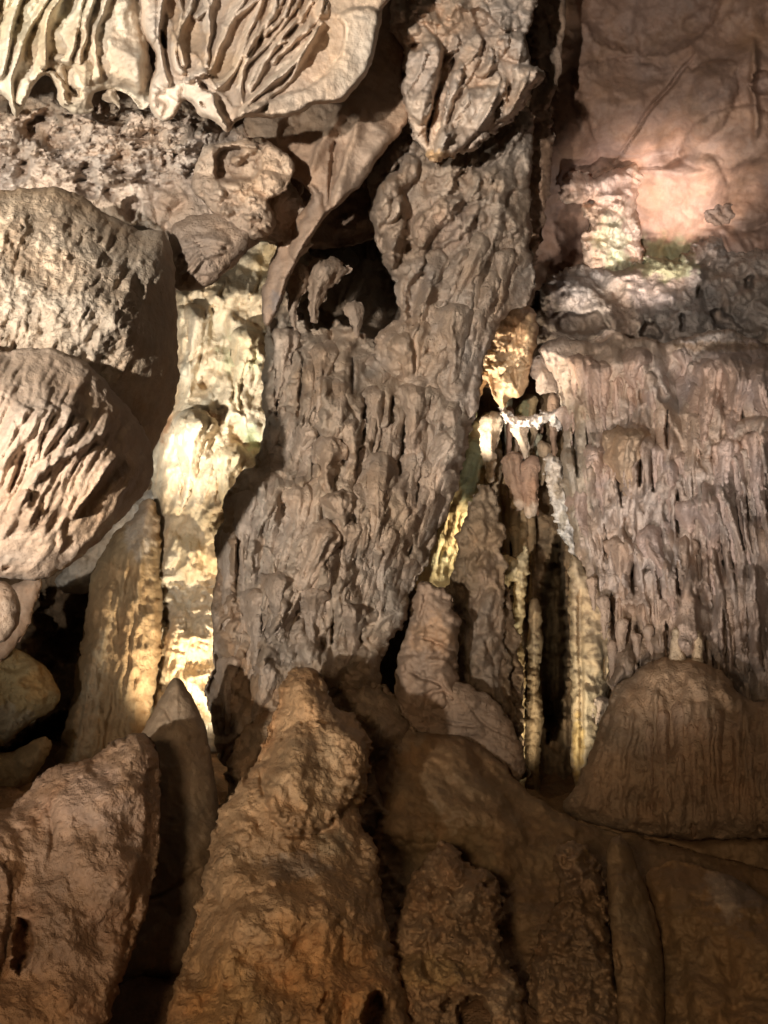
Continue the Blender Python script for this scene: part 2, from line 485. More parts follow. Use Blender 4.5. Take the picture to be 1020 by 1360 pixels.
    def build(s, name, mat, parent=None, label=None, cat=None, group=None, kind=None):
        global TRIS
        X, Y, d, h = s.X, s.Y, s.d, s.h
        verts = []; quads = []; cols = []; base = 0
        sheets = [(1, False)]
        if s.back: sheets.append((3, True))
        for st, isback in sheets:
            dd = d[::st, ::st]; xx = X[::st, ::st]; yy = Y[::st, ::st]; hh = h[::st, ::st]; cc = s.C[::st, ::st]
            gyv, gxv = np.gradient(dd, s.step * st)
            ins = dd > 0
            cell = ins[:-1, :-1] | ins[1:, :-1] | ins[:-1, 1:] | ins[1:, 1:]
            if not cell.any(): continue
            used = np.zeros(dd.shape, bool)
            used[:-1, :-1] |= cell; used[1:, :-1] |= cell; used[:-1, 1:] |= cell; used[1:, 1:] |= cell
            out = used & ~ins
            g2 = np.maximum(gxv ** 2 + gyv ** 2, 0.15)
            lim = 1.5 * s.step * st
            mx = np.clip(-gxv * dd / g2, -lim, lim); my = np.clip(-gyv * dd / g2, -lim, lim)
            px = np.where(out, xx + mx, xx); py = np.where(out, yy + my, yy)
            Yb = s.f(px, py)
            if isback:
                u = np.clip(dd / s.R, 0, 1)
                Yd = Yb * (1 + np.maximum(s.back * s.T * np.sqrt(1 - (1 - u) ** 2), np.where(dd > 0, -hh, 0) + 25 * u) / FPX)
            else:
                hv = np.where(out, 0, hh)
                Yd = Yb * (1 - hv / FPX)
            wx, wy, wz = pos(px, py, Yd)
            idx = np.full(dd.shape, -1, np.int64); k = used.sum(); idx[used] = np.arange(k) + base
            verts.append(np.stack([wx[used], wy[used], wz[used]], 1)); cols.append(cc[used])
            a = idx[:-1, :-1][cell]; b = idx[:-1, 1:][cell]; c = idx[1:, 1:][cell]; e = idx[1:, :-1][cell]
            quads.append(np.stack([a, b, c, e], 1) if isback else np.stack([a, e, c, b], 1))
            base += k
        V = np.concatenate(verts).astype(np.float32); Q = np.concatenate(quads).astype(np.int32); C = np.concatenate(cols)
        org = V.mean(0); org[2] = V[:, 2].min()
        if parent is not None: org = np.array(parent.location)
        me = bpy.data.meshes.new(name)
        me.vertices.add(len(V)); me.vertices.foreach_set('co', (V - org).astype(np.float32).ravel())
        me.loops.add(Q.size); me.loops.foreach_set('vertex_index', Q.ravel())
        me.polygons.add(len(Q)); me.polygons.foreach_set('loop_start', np.arange(len(Q), dtype=np.int32) * 4)
        me.polygons.foreach_set('loop_total', np.full(len(Q), 4, np.int32))
        me.polygons.foreach_set('use_smooth', np.ones(len(Q), bool))
        me.update(calc_edges=True)
        at = me.color_attributes.new('stone_colour', 'FLOAT_COLOR', 'POINT')
        at.data.foreach_set('color', np.c_[C, np.ones(len(C))].astype(np.float32).ravel())
        me.materials.append(mat)
        TRIS += 2 * len(Q)
        o = bpy.data.objects.new(name, me); coll.objects.link(o)
        if parent is not None: o.parent = parent
        else: o.location = org
        if label: o['label'] = label
        if cat: o['category'] = cat
        if group: o['group'] = group
        if kind: o['kind'] = kind
        s.obj = o
        return o

def thing(name, label, cat, loc, group=None):
    o = bpy.data.objects.new(name, None); coll.objects.link(o)
    o.empty_display_size = 0.2
    o.location = loc; o['label'] = label; o['category'] = cat
    if group: o['group'] = group
    return o

def tuft(x0, y0, x1, y1, w, depth, name='drapery', mat=None, parent=None, host=None, n=5, col=GREY, tip=0.16, T=None, cap=0.14,
         fl=0.28, step=2.2, belly=1.7, tcol=None, rough=1.0, bend=None, build=True, **kw):
    """a rounded cap that gathers into ribs and runs down to a tip"""
    if host is not None: tip *= 0.5
    L = math.hypot(x1 - x0, y1 - y0); ax, ay = (x1 - x0) / L, (y1 - y0) / L
    bx, by = -ay, ax
    rr = random.Random(int(x0 * 31 + y0 * 7))
    b1 = (rr.uniform(-0.35, 0.35) if bend is None else bend) * w; b2 = rr.uniform(-0.22, 0.22) * w
    skew = rr.uniform(-0.25, 0.25); ph = rr.random() * 6
    cen = lambda t: b1 * np.sin(np.pi * t) + b2 * np.sin(2 * np.pi * t)
    c = min(cap, 0.9 * w / L + 0.02)
    bump_ = rr.uniform(0.3, 0.7); bw = rr.uniform(0.0, 0.35)
    def W(t, side):
        a = np.where(t < c, np.sqrt(np.clip(1 - (1 - t / c) ** 2, 0, 1)), 1.0)
        b = np.where(t > c, 1 - (1 - tip) * (1 - (1 - np.clip((t - c) / (1 - c), 0, 1)) ** belly), 1.0)
        b = b + bw * tip * 2 * np.exp(-((t - bump_) / 0.09) ** 2)
        e = np.sqrt(np.clip((1 - t) / 0.06, 0, 1))
        return w * a * b * np.minimum(e, 1) * (1 + side * skew * (1 - t))
    ts = np.linspace(0.002, 0.998, 26)
    left = [(x0 + ax * L * t + bx * (cen(t) + W(t, 1)), y0 + ay * L * t + by * (cen(t) + W(t, 1))) for t in ts]
    right = [(x0 + ax * L * t + bx * (cen(t) - W(t, -1)), y0 + ay * L * t + by * (cen(t) - W(t, -1))) for t in ts[::-1]]
    T = T or w * ((1.7 if w > 17 else 1.2) if host is not None else 0.9)
    r = Rock([tuple(map(float, p)) for p in left + right], 9.0 if host is not None else depth, T=1, R=max(w * 0.8, 4), step=step, col=col,
             edge=min(4, w * 0.16) * rough, escale=13, smooth=0, back=0.6)
    if host is not None: r.f = host.field(min(14, w * 0.7))
    elif not isinstance(depth, (int, float)): r.f = tps(depth)
    t = np.clip(((r.X - x0) * ax + (r.Y - y0) * ay) / L, 0.004, 0.996)
    v = (r.X - x0) * bx + (r.Y - y0) * by - cen(t)
    Wt = np.maximum(np.where(v > 0, W(t, 1), W(t, -1)), 0.5)
    sv = np.clip(v / Wt, -1, 1)
    r.T = T
    r.h = T * np.clip(1 - sv * sv, 0, 1) ** 0.62 * (Wt / w) ** 0.6 * (0.25 + 0.75 * r.prof)
    wob = 0.6 * perlin(t * L / 34 + ph, sv * 1.2, r.seed) + 0.3 * perlin(t * L / 12 + ph, sv * 4, r.seed + 1)
    ang = np.arcsin(sv * 0.98) * (n + 1) * 0.75 + wob * 2.0 + ph
    rib = 1 - np.abs(np.sin(ang)) ** 0.8
    var = 0.7 + 0.7 * perlin(ang / 3.1, t * 2 + ph, r.seed + 9)
    r.h = r.h + fl * 1.9 * w * (rib - 0.5) * var * r.edgemask * sstep(0.0, 0.12, t) * (Wt / w) ** 0.4
    r.noise(13, 0.16 * w * rough, 3, stretch=1.6)
    r.noise(5.5, 1.1 * rough, 2)
    if tcol: r.tint(x0, y0, w * 1.3, L * 0.3, tcol, 0.6)
    if build: r.build(name, mat or M_LIME, parent, **kw)
    return r

def drips(host, parent, lines, w=(5, 10), col=GREY, seed=1, name='drip_rib', tip=(0.2, 0.5), n=(1, 3), mat=None):
    rr = random.Random(seed)
    for (x0, y0, x1, y1) in lines:
        ww = rr.uniform(*w); k = rr.uniform(0.88, 1.12)
        tuft(x0, y0, x1, y1, ww, None, name=name, host=host, parent=parent, n=rr.randint(*n), tip=rr.uniform(*tip) * 1.6, col=tuple(c * k for c in col),
             cap=0.10, fl=0.22, step=1.8, belly=2.6, mat=mat)
def spread(rr, guides, k, ln):
    """start and end points of drips laid along guide lines"""
    G = [resample(g, 40) for g in guides]; out = []
    for i in range(k):
        uu = rr.uniform(0, len(G) - 1.001); a = int(uu); f = uu - a
        L = G[a] * (1 - f) + G[a + 1] * f
        t0 = rr.uniform(0, 0.8); tot = np.hypot(*(L[-1] - L[0]))
        t1 = min(1.0, t0 + rr.uniform(*ln) / tot)
        p = L[int(t0 * 39)]; q_ = L[int(t1 * 39)]
        if np.hypot(*(q_ - p)) > 25: out.append((p[0], p[1], q_[0], q_[1]))
    return out

# ================================================================== SETTING
# far back wall closing the cavern, floor, roof beyond the frame
s = Rock(pl('-500,-300 1500,-300 1500,1250 -500,1250'), 15.5, T=20, R=200, step=7, col=(0.20,0.15,0.11), smooth=0, back=0)
s.noise(160, 60, 5, warp=60).noise(40, 18, 4, ridged=True, stretch=2)
s.build('cave_back_wall', M_FAR, kind='structure')

# roof of red brown rock, upper right
s = Rock(pl('640,-90 1150,-90 1150,520 1000,520 860,520 700,520 640,470'), [(700,-60,9.6),(1100,-60,9.0),(700,200,11.2),(1100,200,10.6),(700,440,13.0),(1050,440,12.4),(850,290,12.3)],
         T=14, R=60, step=2.3, col=(0.235,0.155,0.12), back=0)
s.noise(170, 44, 2).noise(60, 8, 3).noise(26, 2.5, 3).noise(9, 1.0, 3).noise(4.6,.5,2)
s.blob(885,262,90,50,24,-10,lump=0.3)
s.patch(pl('740,-60 960,-60 958,20 920,60 870,78 820,70 780,50'), -36, 90, 3)
s.patch(pl('760,85 830,75 900,95 975,70 985,120 950,190 870,205 820,212 780,190 760,140'), 26, 90, 3)
s.patch(pl('905,185 930,155 985,135 1030,150 1030,195 985,225 930,225 900,210'), 22, 50, 2)
s.patch(pl('738,115 762,105 780,150 792,190 800,215 770,225 735,200 728,160'), 18, 40, 2)
s.strokes([pl('925,70 905,95 885,120 860,150 845,175 825,205 812,220')], 2.4, -16, sharp=1.2)
s.strokes([pl('835,230 870,222 905,232 950,226 1000,212 1060,185')], 16, 12, asym=0.5)
s.hole(pl('990,110 1005,92 1035,98 1040,128 1005,126'), 26, 12, 4)
s.strokes([pl('1000,50 1003,90 998,120 1006,150 1002,190')], 5, 14)
s.hole(pl('742,268 790,262 800,300 786,330 770,350 745,345 735,300'), 40, 22, 4)
m = s.region(pl('840,330 1100,260 1150,520 700,520 720,380 790,350'), 40)
s.noise(40, 16, 4, warp=25, mask=m)
s.tint(870,262,130,66,(0.50,0.33,0.255),0.85)
s.tint(960,190,70,60,(0.42,0.285,0.22),0.6)
s.tint(895,338,62,30,(0.27,0.29,0.17),0.75)
s.tint(930,420,190,70,(0.27,0.225,0.195),0.9)
s.veins(60, 0.25)
roof = s
s.build('cave_ceiling', M_SMOOTH, kind='structure')

# the pale ledge jutting from the pink ceiling
s = Rock(pl('738,246 748,234 768,230 790,234 812,226 838,214 862,204 900,196 950,200 940,222 900,236 870,248 850,256 848,268 846,285 852,300 850,330 862,350 852,376 834,378 818,396 806,384 796,372 778,360 772,330 780,308 776,290 772,274 790,268 780,266 762,270 748,274 742,262'),
         [(745,255,11.3),(840,240,11.9),(820,380,12.2),(940,210,12.5)], T=26, R=16, step=1.7, col=(0.50,0.38,0.30), edge=6, escale=22)
s.leaf(pl('742,236 800,232 840,226 840,262 800,266 748,274'), 10, 100, 4)
s.leaves(pl('775,270 850,250 860,370 780,370'), 30, 24, 9, 90, 60, 60, seed=31, taper=0.6)
s.noise(22, 9, 3, warp=8).noise(6, 1.3, 3)
s.blobs('846,300,12,13 845,325,12,14 786,330,12,14 788,350,10,12 848,352,10,12 812,285,14,12 800,305,12,10 822,308,14,13 806,328,13,12 826,336,12,12 832,356,10,12 812,352,12,11 820,372,9,12', 8, lump=0.5)
s.tint(800,245,110,30,(0.56,0.40,0.32),0.9).tint(812,318,26,36,(0.50,0.50,0.36),0.7).tint(822,350,24,20,(0.40,0.44,0.28),0.6)
s.build('rock_ledge', M_LIME, label='pale pinkish ledge with knobs trailing down, jutting from the pink ceiling', cat='rock ledge')

# grey rubble hanging under the ceiling above the flowstone wall
s = Rock(pl('700,420 712,385 735,362 765,352 786,350 800,352 820,362 842,350 865,340 905,345 925,318 958,300 985,330 1020,318 1100,330 1100,470 700,470'), [(700,440,11.5),(1080,440,11.2),(900,340,11.9)], T=40, R=26, step=1.9, col=(0.29,0.245,0.215), edge=5, escale=16)
s.noise(46, 18, 4, warp=22).cells(34, 18, warp=18).cells(17, 7, warp=9).noise(9, 3, 3)
for p_ in ['738,425 748,412 775,420 800,408 806,444 742,446', '848,436 862,424 882,436 878,452 850,450', '940,420 952,406 970,418 990,440 985,448 948,436', '902,412 910,414 910,442 902,442', '700,352 712,355 722,392 716,420 698,410',
           '872,320 890,310 902,316 892,326', '985,372 1000,362 1004,380 990,388', '922,385 932,378 936,392 926,398']:
    s.hole(pl(p_), 60, 7, 3)
s.blobs('730,395,20,18 765,385,26,22 745,405,18,14 815,420,16,26 835,395,14,18 850,410,12,14 880,390,20,18 905,400,16,14 955,345,14,14 925,365,20,14 985,395,14,9 1008,375,14,12 900,425,14,14 925,420,18,12 960,437,18,10 1005,445,20,10 948,272,10,10', 12, lump=0.5)
s.tint(885,352,50,22,(0.26,0.29,0.17),0.7).tint(830,420,26,40,(0.36,0.28,0.24),0.6).tint(740,400,40,40,(0.25,0.215,0.20),0.6)
s.build('hanging_rock_cluster', M_FAR, label='jumble of grey knobs and dark holes above the top of the right flowstone wall', cat='hanging rock')
s = Rock(pl('935,282 945,265 965,260 978,272 982,290 966,298 950,300 938,294'), 11.65, T=14, R=12, step=1.7, col=(0.26,0.19,0.15), edge=4, escale=12)
s.cells(12, 4, warp=5).noise(8, 5, 3)
s.build('popcorn_knob', M_FAR, label='small dark spiky knob stuck on the ceiling right of the pink glow', cat='rock knob')

# dim wall standing behind the hanging rock, seen in the dark hollows
s = Rock(pl('340,200 760,200 760,700 620,760 330,760'), [(350,200,12.6),(740,200,12.6),(350,740,12.8),(740,740,12.8)], T=20, R=60, step=3, col=(0.22,0.155,0.105), back=0)
s.noise(70, 30, 4, warp=30).fan([pl('360,220 350,740'), pl('740,220 700,740')], 46, 5, 14, (0,0.6), (0.3,1))
s.build('niche_wall', M_LIME, kind='structure')

# rock at the back of the left hollow
s = Rock(pl('-120,660 60,690 120,735 180,640 250,600 260,900 220,1120 -120,1120'), [(-100,700,12.6),(200,640,12.8),(-100,1100,11.6),(220,1100,11.8)], T=24, R=60, step=2.6, col=(0.27,0.19,0.12), back=0)
s.noise(60, 36, 4, warp=30).cells(42, 20, warp=20).noise(14, 6, 4)
s.hole(pl('60,770 130,775 125,850 105,890 60,870 40,830'), 80, 20, 6)
s.hole(pl('-20,1020 90,930 100,960 70,1090 -20,1090'), 90, 20, 6)
s.tint(150,720,70,50,(0.50,0.46,0.40),0.9)
s.build('cave_wall', M_FAR, kind='structure')

# ---------------------------------------------------------------- floor
def floor_sheet():
    nx, ny = 230, 200
    xs = np.linspace(-16, 16, nx); ys = np.linspace(1.0, 17, ny)
    X, Y = np.meshgrid(xs, ys)
    Z = -0.55 + 0.16 * np.clip(Y - 4, 0, 20) + 0.35 * fbm(X / 2.2, Y / 2.2, 5, 91) + 0.1 * fbm(X / .5, Y / .5, 3, 95)
    me = bpy.data.meshes.new('cave_floor')
    idx = np.arange(nx * ny).reshape(ny, nx)
    Q = np.stack([idx[:-1, :-1], idx[:-1, 1:], idx[1:, 1:], idx[1:, :-1]], -1).reshape(-1, 4)
    me.from_pydata(np.stack([X, Y, Z], -1).reshape(-1, 3).tolist(), [], Q.tolist())
    me.polygons.foreach_set('use_smooth', np.ones(len(Q), bool))
    at = me.color_attributes.new('stone_colour', 'FLOAT_COLOR', 'POINT')
    at.data.foreach_set('color', np.tile(np.array([0.20, 0.12, 0.065, 1], np.float32), nx * ny))
    me.materials.append(M_MUD)
    o = bpy.data.objects.new('cave_floor', me); coll.objects.link(o); o['kind'] = 'structure'
floor_sheet()

# ================================================================== LEFT BACKGROUND
# pale column flooded by the lamp
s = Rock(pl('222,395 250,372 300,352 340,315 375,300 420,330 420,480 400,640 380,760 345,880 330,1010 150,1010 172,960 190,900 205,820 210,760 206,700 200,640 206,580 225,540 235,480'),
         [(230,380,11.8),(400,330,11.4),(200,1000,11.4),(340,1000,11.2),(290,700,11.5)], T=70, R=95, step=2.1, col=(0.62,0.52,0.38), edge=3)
s.noise(70, 30, 3, warp=20).noise(26, 9, 4, warp=12, stretch=1.6, rot=15)
s.leaf(pl('205,600 212,565 235,545 268,548 300,575 335,600 345,650 320,730 285,780 215,780 205,700'), 20, 270, 14)
s.leaves(pl('210,560 345,570 340,760 215,770'), 50, 46, 12, 108, 20, 25, seed=15, taper=0.3)
s.leaves(pl('235,350 370,330 360,560 240,540'), 40, 40, 11, 100, 30, 40, seed=16, taper=0.4)
s.leaves(pl('200,770 320,760 310,860 180,880'), 40, 26, 8, 15, 270, 30, seed=17, taper=0.35)
s.patch(pl('236,402 262,400 285,410 275,450 262,490 250,540 235,520 240,470 232,430'), 16, 12)
s.patch(pl('300,410 322,425 350,440 355,480 340,520 325,555 300,570 296,520 310,480 298,440'), 14, 12)
s.patch(pl('235,398 260,372 300,352 345,320 348,370 330,400 300,408 260,400'), 18, 16)
s.hole(pl('236,404 262,402 268,412 240,410'), 20, 4)
s.hole(pl('270,496 276,505 278,520 262,515'), 26, 5)
s.hole(pl('300,556 322,548 328,575 318,598 304,585'), 20, 8)
s.fan([pl('240,560 210,660 214,770'), pl('280,570 235,680 230,780'), pl('335,600 290,700 250,790')], 34, 4.5, 9, (0,0.5), (0.3,1))
s.fan([pl('232,420 236,520'), pl('280,410 262,540'), pl('350,420 320,560')], 24, 4, 9, (0,0.6), (0.3,1))
s.steps(22, 6, 10, mask=s.region(pl('180,760 320,770 310,850 190,840'), 30), stretch=0.6)
s.fan([pl('205,800 165,1000'), pl('250,800 200,1000'), pl('320,790 290,1000')], 46, 3.4, 11, (0,0.4), (0.6,1), wig=1)
s.noise(7, 2.4, 3)
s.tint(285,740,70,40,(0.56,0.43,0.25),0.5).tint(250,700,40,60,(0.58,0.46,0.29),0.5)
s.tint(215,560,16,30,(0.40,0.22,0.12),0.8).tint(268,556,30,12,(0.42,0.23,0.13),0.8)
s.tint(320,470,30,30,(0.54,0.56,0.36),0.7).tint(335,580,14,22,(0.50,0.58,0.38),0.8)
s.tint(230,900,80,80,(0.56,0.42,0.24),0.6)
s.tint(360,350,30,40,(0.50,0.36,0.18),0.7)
litcol = s
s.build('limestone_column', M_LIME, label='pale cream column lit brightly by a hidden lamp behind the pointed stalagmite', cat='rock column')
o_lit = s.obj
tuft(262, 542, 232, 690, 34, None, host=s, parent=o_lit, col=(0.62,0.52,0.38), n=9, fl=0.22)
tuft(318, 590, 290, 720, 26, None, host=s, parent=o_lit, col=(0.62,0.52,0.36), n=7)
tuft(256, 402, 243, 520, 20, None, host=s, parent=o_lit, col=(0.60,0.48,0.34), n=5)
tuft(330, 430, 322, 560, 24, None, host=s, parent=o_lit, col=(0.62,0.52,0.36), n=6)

# brown fluted column beside it
s = Rock(pl('148,712 172,690 200,655 213,690 212,760 218,830 205,930 180,1010 150,1075 50,1090 88,965 108,860 120,775 134,735'),
         [(150,700,11.0),(210,700,11.1),(70,1080,10.2),(170,1040,10.3)], T=55, R=55, step=2.2, col=(0.34,0.24,0.135), edge=3)
s.noise(40, 10, 4, stretch=3, rot=12)
s.fan([pl('140,720 118,850 70,1070'), pl('170,700 150,850 120,1060'), pl('210,680 210,850 165,1040')], 42, 5.5, 13, (0,0.4), (0.5,1), wig=2.5)
s.strokes([pl('150,760 135,850 112,940 95,1040')], 12, 12).noise(9, 3.5, 4, stretch=2)
s.tint(120,930,16,110,(0.46,0.37,0.25),0.8,12).tint(190,690,26,60,(0.42,0.35,0.28),0.8)
s.veins(30, 0.5, 10, 4)
s.build('limestone_column', M_LIME, label='brown leaning fluted column to the left of the brightly lit pale column', cat='rock column')

# white rock showing past the bulb, and the sliver
s = Rock(pl('70,770 100,735 150,690 175,665 215,640 225,720 150,790 130,782 110,790 80,785'), 12.0, T=30, R=20, step=2.2, col=(0.54,0.49,0.42))
s.noise(18, 8, 4).cells(16, 5, stretch=2)
s.build('limestone_block', M_LIME, label='pale grey white rock glimpsed just under the fluted bulb', cat='rock')
s = Rock(pl('10,780 60,758 48,800 34,842 5,880 -40,900 -40,800'), 9.0, T=14, R=14, step=2.2, col=(0.62,0.45,0.33))
s.noise(12, 4, 3)
s.build('limestone_block', M_SMOOTH, label='narrow pinkish pale rock between the small round bulb and the dark hollow', cat='rock')
# ochre boulder at far left
s = Rock(pl('-60,850 10,858 45,872 74,900 80,925 70,948 35,962 5,992 -60,1020'), 9.4, T=50, R=45, step=2.2, col=(0.38,0.29,0.15))
s.noise(30, 9, 4).noise(9, 3, 4).strokes([pl('0,920 30,905 60,915'), pl('-20,880 20,890 40,880')], 4, -6)
s.fan([pl('-30,930 -40,1000'), pl('40,930 10,985')], 14, 3.4, 9, (0,0.3), (0.5,1))
s.tint(60,905,35,30,(0.40,0.25,0.10),0.8).tint(0,960,50,28,(0.40,0.35,0.26),0.8)
s.build('boulder', M_LIME, label='rounded yellow brown boulder at the left edge under the small bulb', cat='boulder')
s = Rock(pl('-60,1010 10,1002 60,975 70,990 50,1030 20,1060 -60,1080'), 9.0, T=40, R=30, step=2.4, col=(0.30,0.21,0.11))
s.noise(24, 8, 4)
s.build('boulder', M_LIME, label='low brown boulder in the dark under the yellow brown boulder', cat='boulder')

# ================================================================== UPPER LEFT
s = Rock(pl('-140,-140 760,-140 750,60 735,150 600,260 480,330 400,330 300,300 -140,300'), [(-100,-100,7.0),(740,-100,8.6),(-100,280,7.6),(480,330,8.8)], T=20, R=60, step=2.6, col=(0.30,0.215,0.16), back=0)
s.noise(80, 30, 4, warp=30).fan([pl('500,-60 520,200'), pl('740,-60 690,260')], 16, 7, 14).noise(14, 4, 3)
s.build('upper_ceiling', M_LIME, kind='structure')
# rough shelf of honeycombed rock behind the curtains
s = Rock(pl('-120,60 60,110 180,90 300,150 400,250 420,330 395,345 372,330 350,318 330,330 318,345 300,365 260,385 238,388 226,370 215,300 150,300 90,290 40,270 -120,320'),
         [(-100,100,6.6),(380,180,7.2),(-100,300,6.2),(380,340,7.2),(240,380,6.9)], T=40, R=34, step=1.8, col=(0.50,0.41,0.34), edge=4)
s.noise(55, 16, 4, warp=30)
m1 = s.region(pl('100,140 300,150 290,230 200,250 90,235 -100,240 -100,150'), 26)
s.steps(30, 8, -12, 0.10, stretch=0.35, mask=m1)
s.leaves(pl('-40,180 60,190 110,150 290,150 300,230 190,260 60,250 -40,250'), 90, 48, 20, 5, 262, 25, seed=3, taper=0.32)
s.leaves(pl('-40,140 240,120 300,180 290,260 60,250 -40,250'), 70, 20, 9, -20, 250, 60, seed=4, taper=0.6)
s.noise(9, 2.0, 3)
for p_, dpt in [('40,150 70,140 92,175 95,205 60,200 25,180', 34), ('-20,190 20,192 42,205 40,240 8,262 -30,262', 34),
                ('108,212 126,218 132,250 128,268 104,258 96,240', 26), ('88,110 112,118 110,128 98,130', 26),
                ('162,262 186,258 192,276 170,296 160,285', 40), ('134,250 152,244 160,258 146,270', 30), ('118,115 135,104 150,120 150,150 128,158 116,140', 22),
                ('214,198 226,200 224,224 214,222', 22), ('226,196 236,198 236,226 228,224', 22), ('206,246 230,242 232,254 215,258', 20)]:
    s.hole(pl(p_), dpt, 8, 3)
s.blobs('55,245,26,17 150,235,16,14 190,255,20,14 120,130,14,14 205,285,22,20 225,262,22,16 255,285,22,26 250,240,20,16', 14)
s.patch(q(180,0,3,'200,560 260,490 300,520 285,590 210,690 190,720 130,660 100,610'), 20, 10)
shelf = s
s.build('honeycomb_ceiling', M_LIME, kind='structure')
# swollen folds under the shelf
s = Rock(pl('226,300 250,285 290,282 318,292 335,310 328,330 312,345 298,362 280,380 255,387 236,388 228,370 222,335'), 6.3, T=34, R=26, step=1.9, col=(0.36,0.28,0.22))
s.fan([pl('232,322 262,312 312,325'), pl('236,385 268,345 318,330')], 9, 5, 15, (0,0.3), (0.6,1), asym=0.3)
s.blobs('268,352,22,14 248,330,18,10 285,318,22,12', 9).noise(12, 3.5, 3)
s.build('hanging_boulder', M_LIME, label='swollen folded knob of rock hanging under the shelf beside the big bulb', cat='rock knob')

# knobbly clump with the square hole
s = Rock(pl('262,210 275,192 310,185 352,180 395,215 385,245 372,262 350,262 372,300 350,318 325,318 300,300 275,272 250,250'), 6.35, T=18, R=9, step=1.8, col=(0.46,0.36,0.28))
s.hole(pl('283,198 318,192 345,198 352,220 342,238 322,242 296,240 284,238'), 46, 5, 2)
s.noise(22, 7, 3, warp=10)
s.blobs('335,278,22,18 352,240,22,16 318,246,18,10 300,252,22,11 342,296,20,16 322,300,14,12 290,260,12,9 360,300,13,11', 15)
s.leaves(pl('262,245 300,245 372,250 360,318 320,318 290,270'), 26, 26, 14, 30, 230, 60, seed=8, taper=0.7)
s.strokes([pl('343,196 330,200 322,206 314,214')], 5, 26).blob(313,214,9,7,24)
s.noise(9, 3, 3)
s.build('hanging_boulder', M_LIME, label='lumpy knob of rock with a square dark hole and a drip inside', cat='rock knob')

# smooth sheets sweeping down behind the big curtain
s = Rock(pl('330,130 420,100 440,-60 560,-80 548,20 532,90 548,150 525,185 498,215 486,240 462,262 430,290 405,330 385,365 368,420 352,440 345,400 358,350 372,320 392,290 420,262 390,235 350,215 320,180'),
         [(400,130,7.0),(540,150,7.1),(360,430,7.3),(470,260,6.9),(500,-60,7.2)], T=18, R=5, step=1.9, col=(0.37,0.275,0.21), edge=2)
s.strokes([pl('520,165 490,210 450,265 428,300 395,360 360,420')], 9, 20, asym=2.4, tape=(0.05,0.1))
s.strokes([q(180,0,3,'900,430 860,560 820,700 780,860'), q(180,0,3,'830,420 740,560 690,700')], 10, 20, asym=0.35, tape=(0.1,0.2))
s.patch(q(180,0,3,'570,470 700,440 640,620 600,650 560,560'), -14, 16)
s.patch(q(180,0,3,'780,560 810,560 790,760 760,830 765,690'), -24, 8)
s.patch(q(180,0,3,'630,770 690,730 740,760 760,850 740,960 660,1060 600,1020 640,890 690,850'), 18, 10)
s.noise(60, 8, 2).noise(20, 2.5, 3).noise(9, 1.3, 3)
s.patch(q(360,200,2.833,'90,480 20,470 30,640 100,650 110,540'), 8, 8)
s.tint(375,410,20,30,(0.24,0.21,0.20),0.8)
s.build('flowstone_sheet', M_SMOOTH, label='smooth brown sheet of rock sweeping down behind the frilled curtain lip', cat='flowstone')

for x0, y0, x1, y1, w_ in [(300,150,292,200,14),(330,165,322,215,12),(356,170,350,226,13),(386,180,378,235,14),(408,190,398,262,13),(280,170,270,220,12),(250,165,246,210,12),(222,170,226,215,11),(196,150,200,190,10),
                           (150,160,158,200,12),(120,160,112,205,12),(425,200,412,275,12),(445,190,428,270,11),(60,160,52,210,14),(20,165,14,215,14),(340,250,334,300,14),(375,255,362,300,12)]:
    tuft(x0, y0, x1, y1, w_, None, name='fold', host=shelf, parent=shelf.obj, n=3, tip=0.4, col=(0.47,0.385,0.315), step=1.9)
# top left curtain with cream ridges
s = Rock(pl('-120,-100 205,-100 200,30 196,70 208,110 200,140 188,150 175,128 150,118 120,125 125,150 100,152 88,148 78,138 72,110 60,96 40,120 26,155 16,156 8,120 -30,140 -120,150'),
         [(-80,-80,5.2),(200,-80,5.6),(-80,140,5.7),(190,140,6.0)], T=40, R=30, step=1.9, col=(0.55,0.48,0.385), edge=2)
s.noise(60, 20, 3)
s.strokes([pl('60,-80 30,-10 12,50 2,110'), pl('110,-80 62,0 28,60 14,110 20,155'), pl('105,-60 90,-10 62,20 58,60 60,95'),
           pl('130,-60 110,0 102,40 92,90'), pl('150,-60 122,0 115,45 104,92'), pl('62,95 45,110 30,140'), pl('62,95 80,106 90,140'),
           pl('170,-60 140,0 124,50 130,86 136,110'), pl('10,-60 -10,20 -40,100')], 4, 34, (0.03,0.05), asym=3.2, sharp=0.5, wig=1.5)
s.strokes([pl('75,-60 50,-10 30,30'), pl('150,-60 125,-10 108,40'), pl('100,-60 80,0 66,40'), pl('40,-60 10,0 -10,40')], 5, 16, asym=2)
s.patch(pl('138,-60 175,-60 182,30 195,80 190,130 160,115 135,100 128,60 132,20'), 22, 26)
s.hole(pl('88,112 108,120 110,130 95,128'), 26, 4)
s.noise(12, 3, 3).noise(5, 1, 2)
s.tint(40,15,80,60,(0.62,0.58,0.44),0.6).tint(60,60,30,50,(0.50,0.38,0.24),0.5).tint(165,80,30,50,(0.42,0.33,0.25),0.7)
s.build('flowstone_curtain', M_SMOOTH, label='cream ridged curtain filling the top left corner of the ceiling', cat='flowstone curtain')
o = s.obj
tuft(80, 70, 86, 112, 14, None, host=s, parent=o, col=(0.56,0.47,0.36), tip=0.5, n=2)
tuft(110, 80, 104, 140, 17, None, host=s, parent=o, col=(0.55,0.46,0.35), tip=0.4, n=3)
tuft(142, 120, 160, 150, 12, None, host=s, parent=o, col=(0.5,0.42,0.33), n=3)

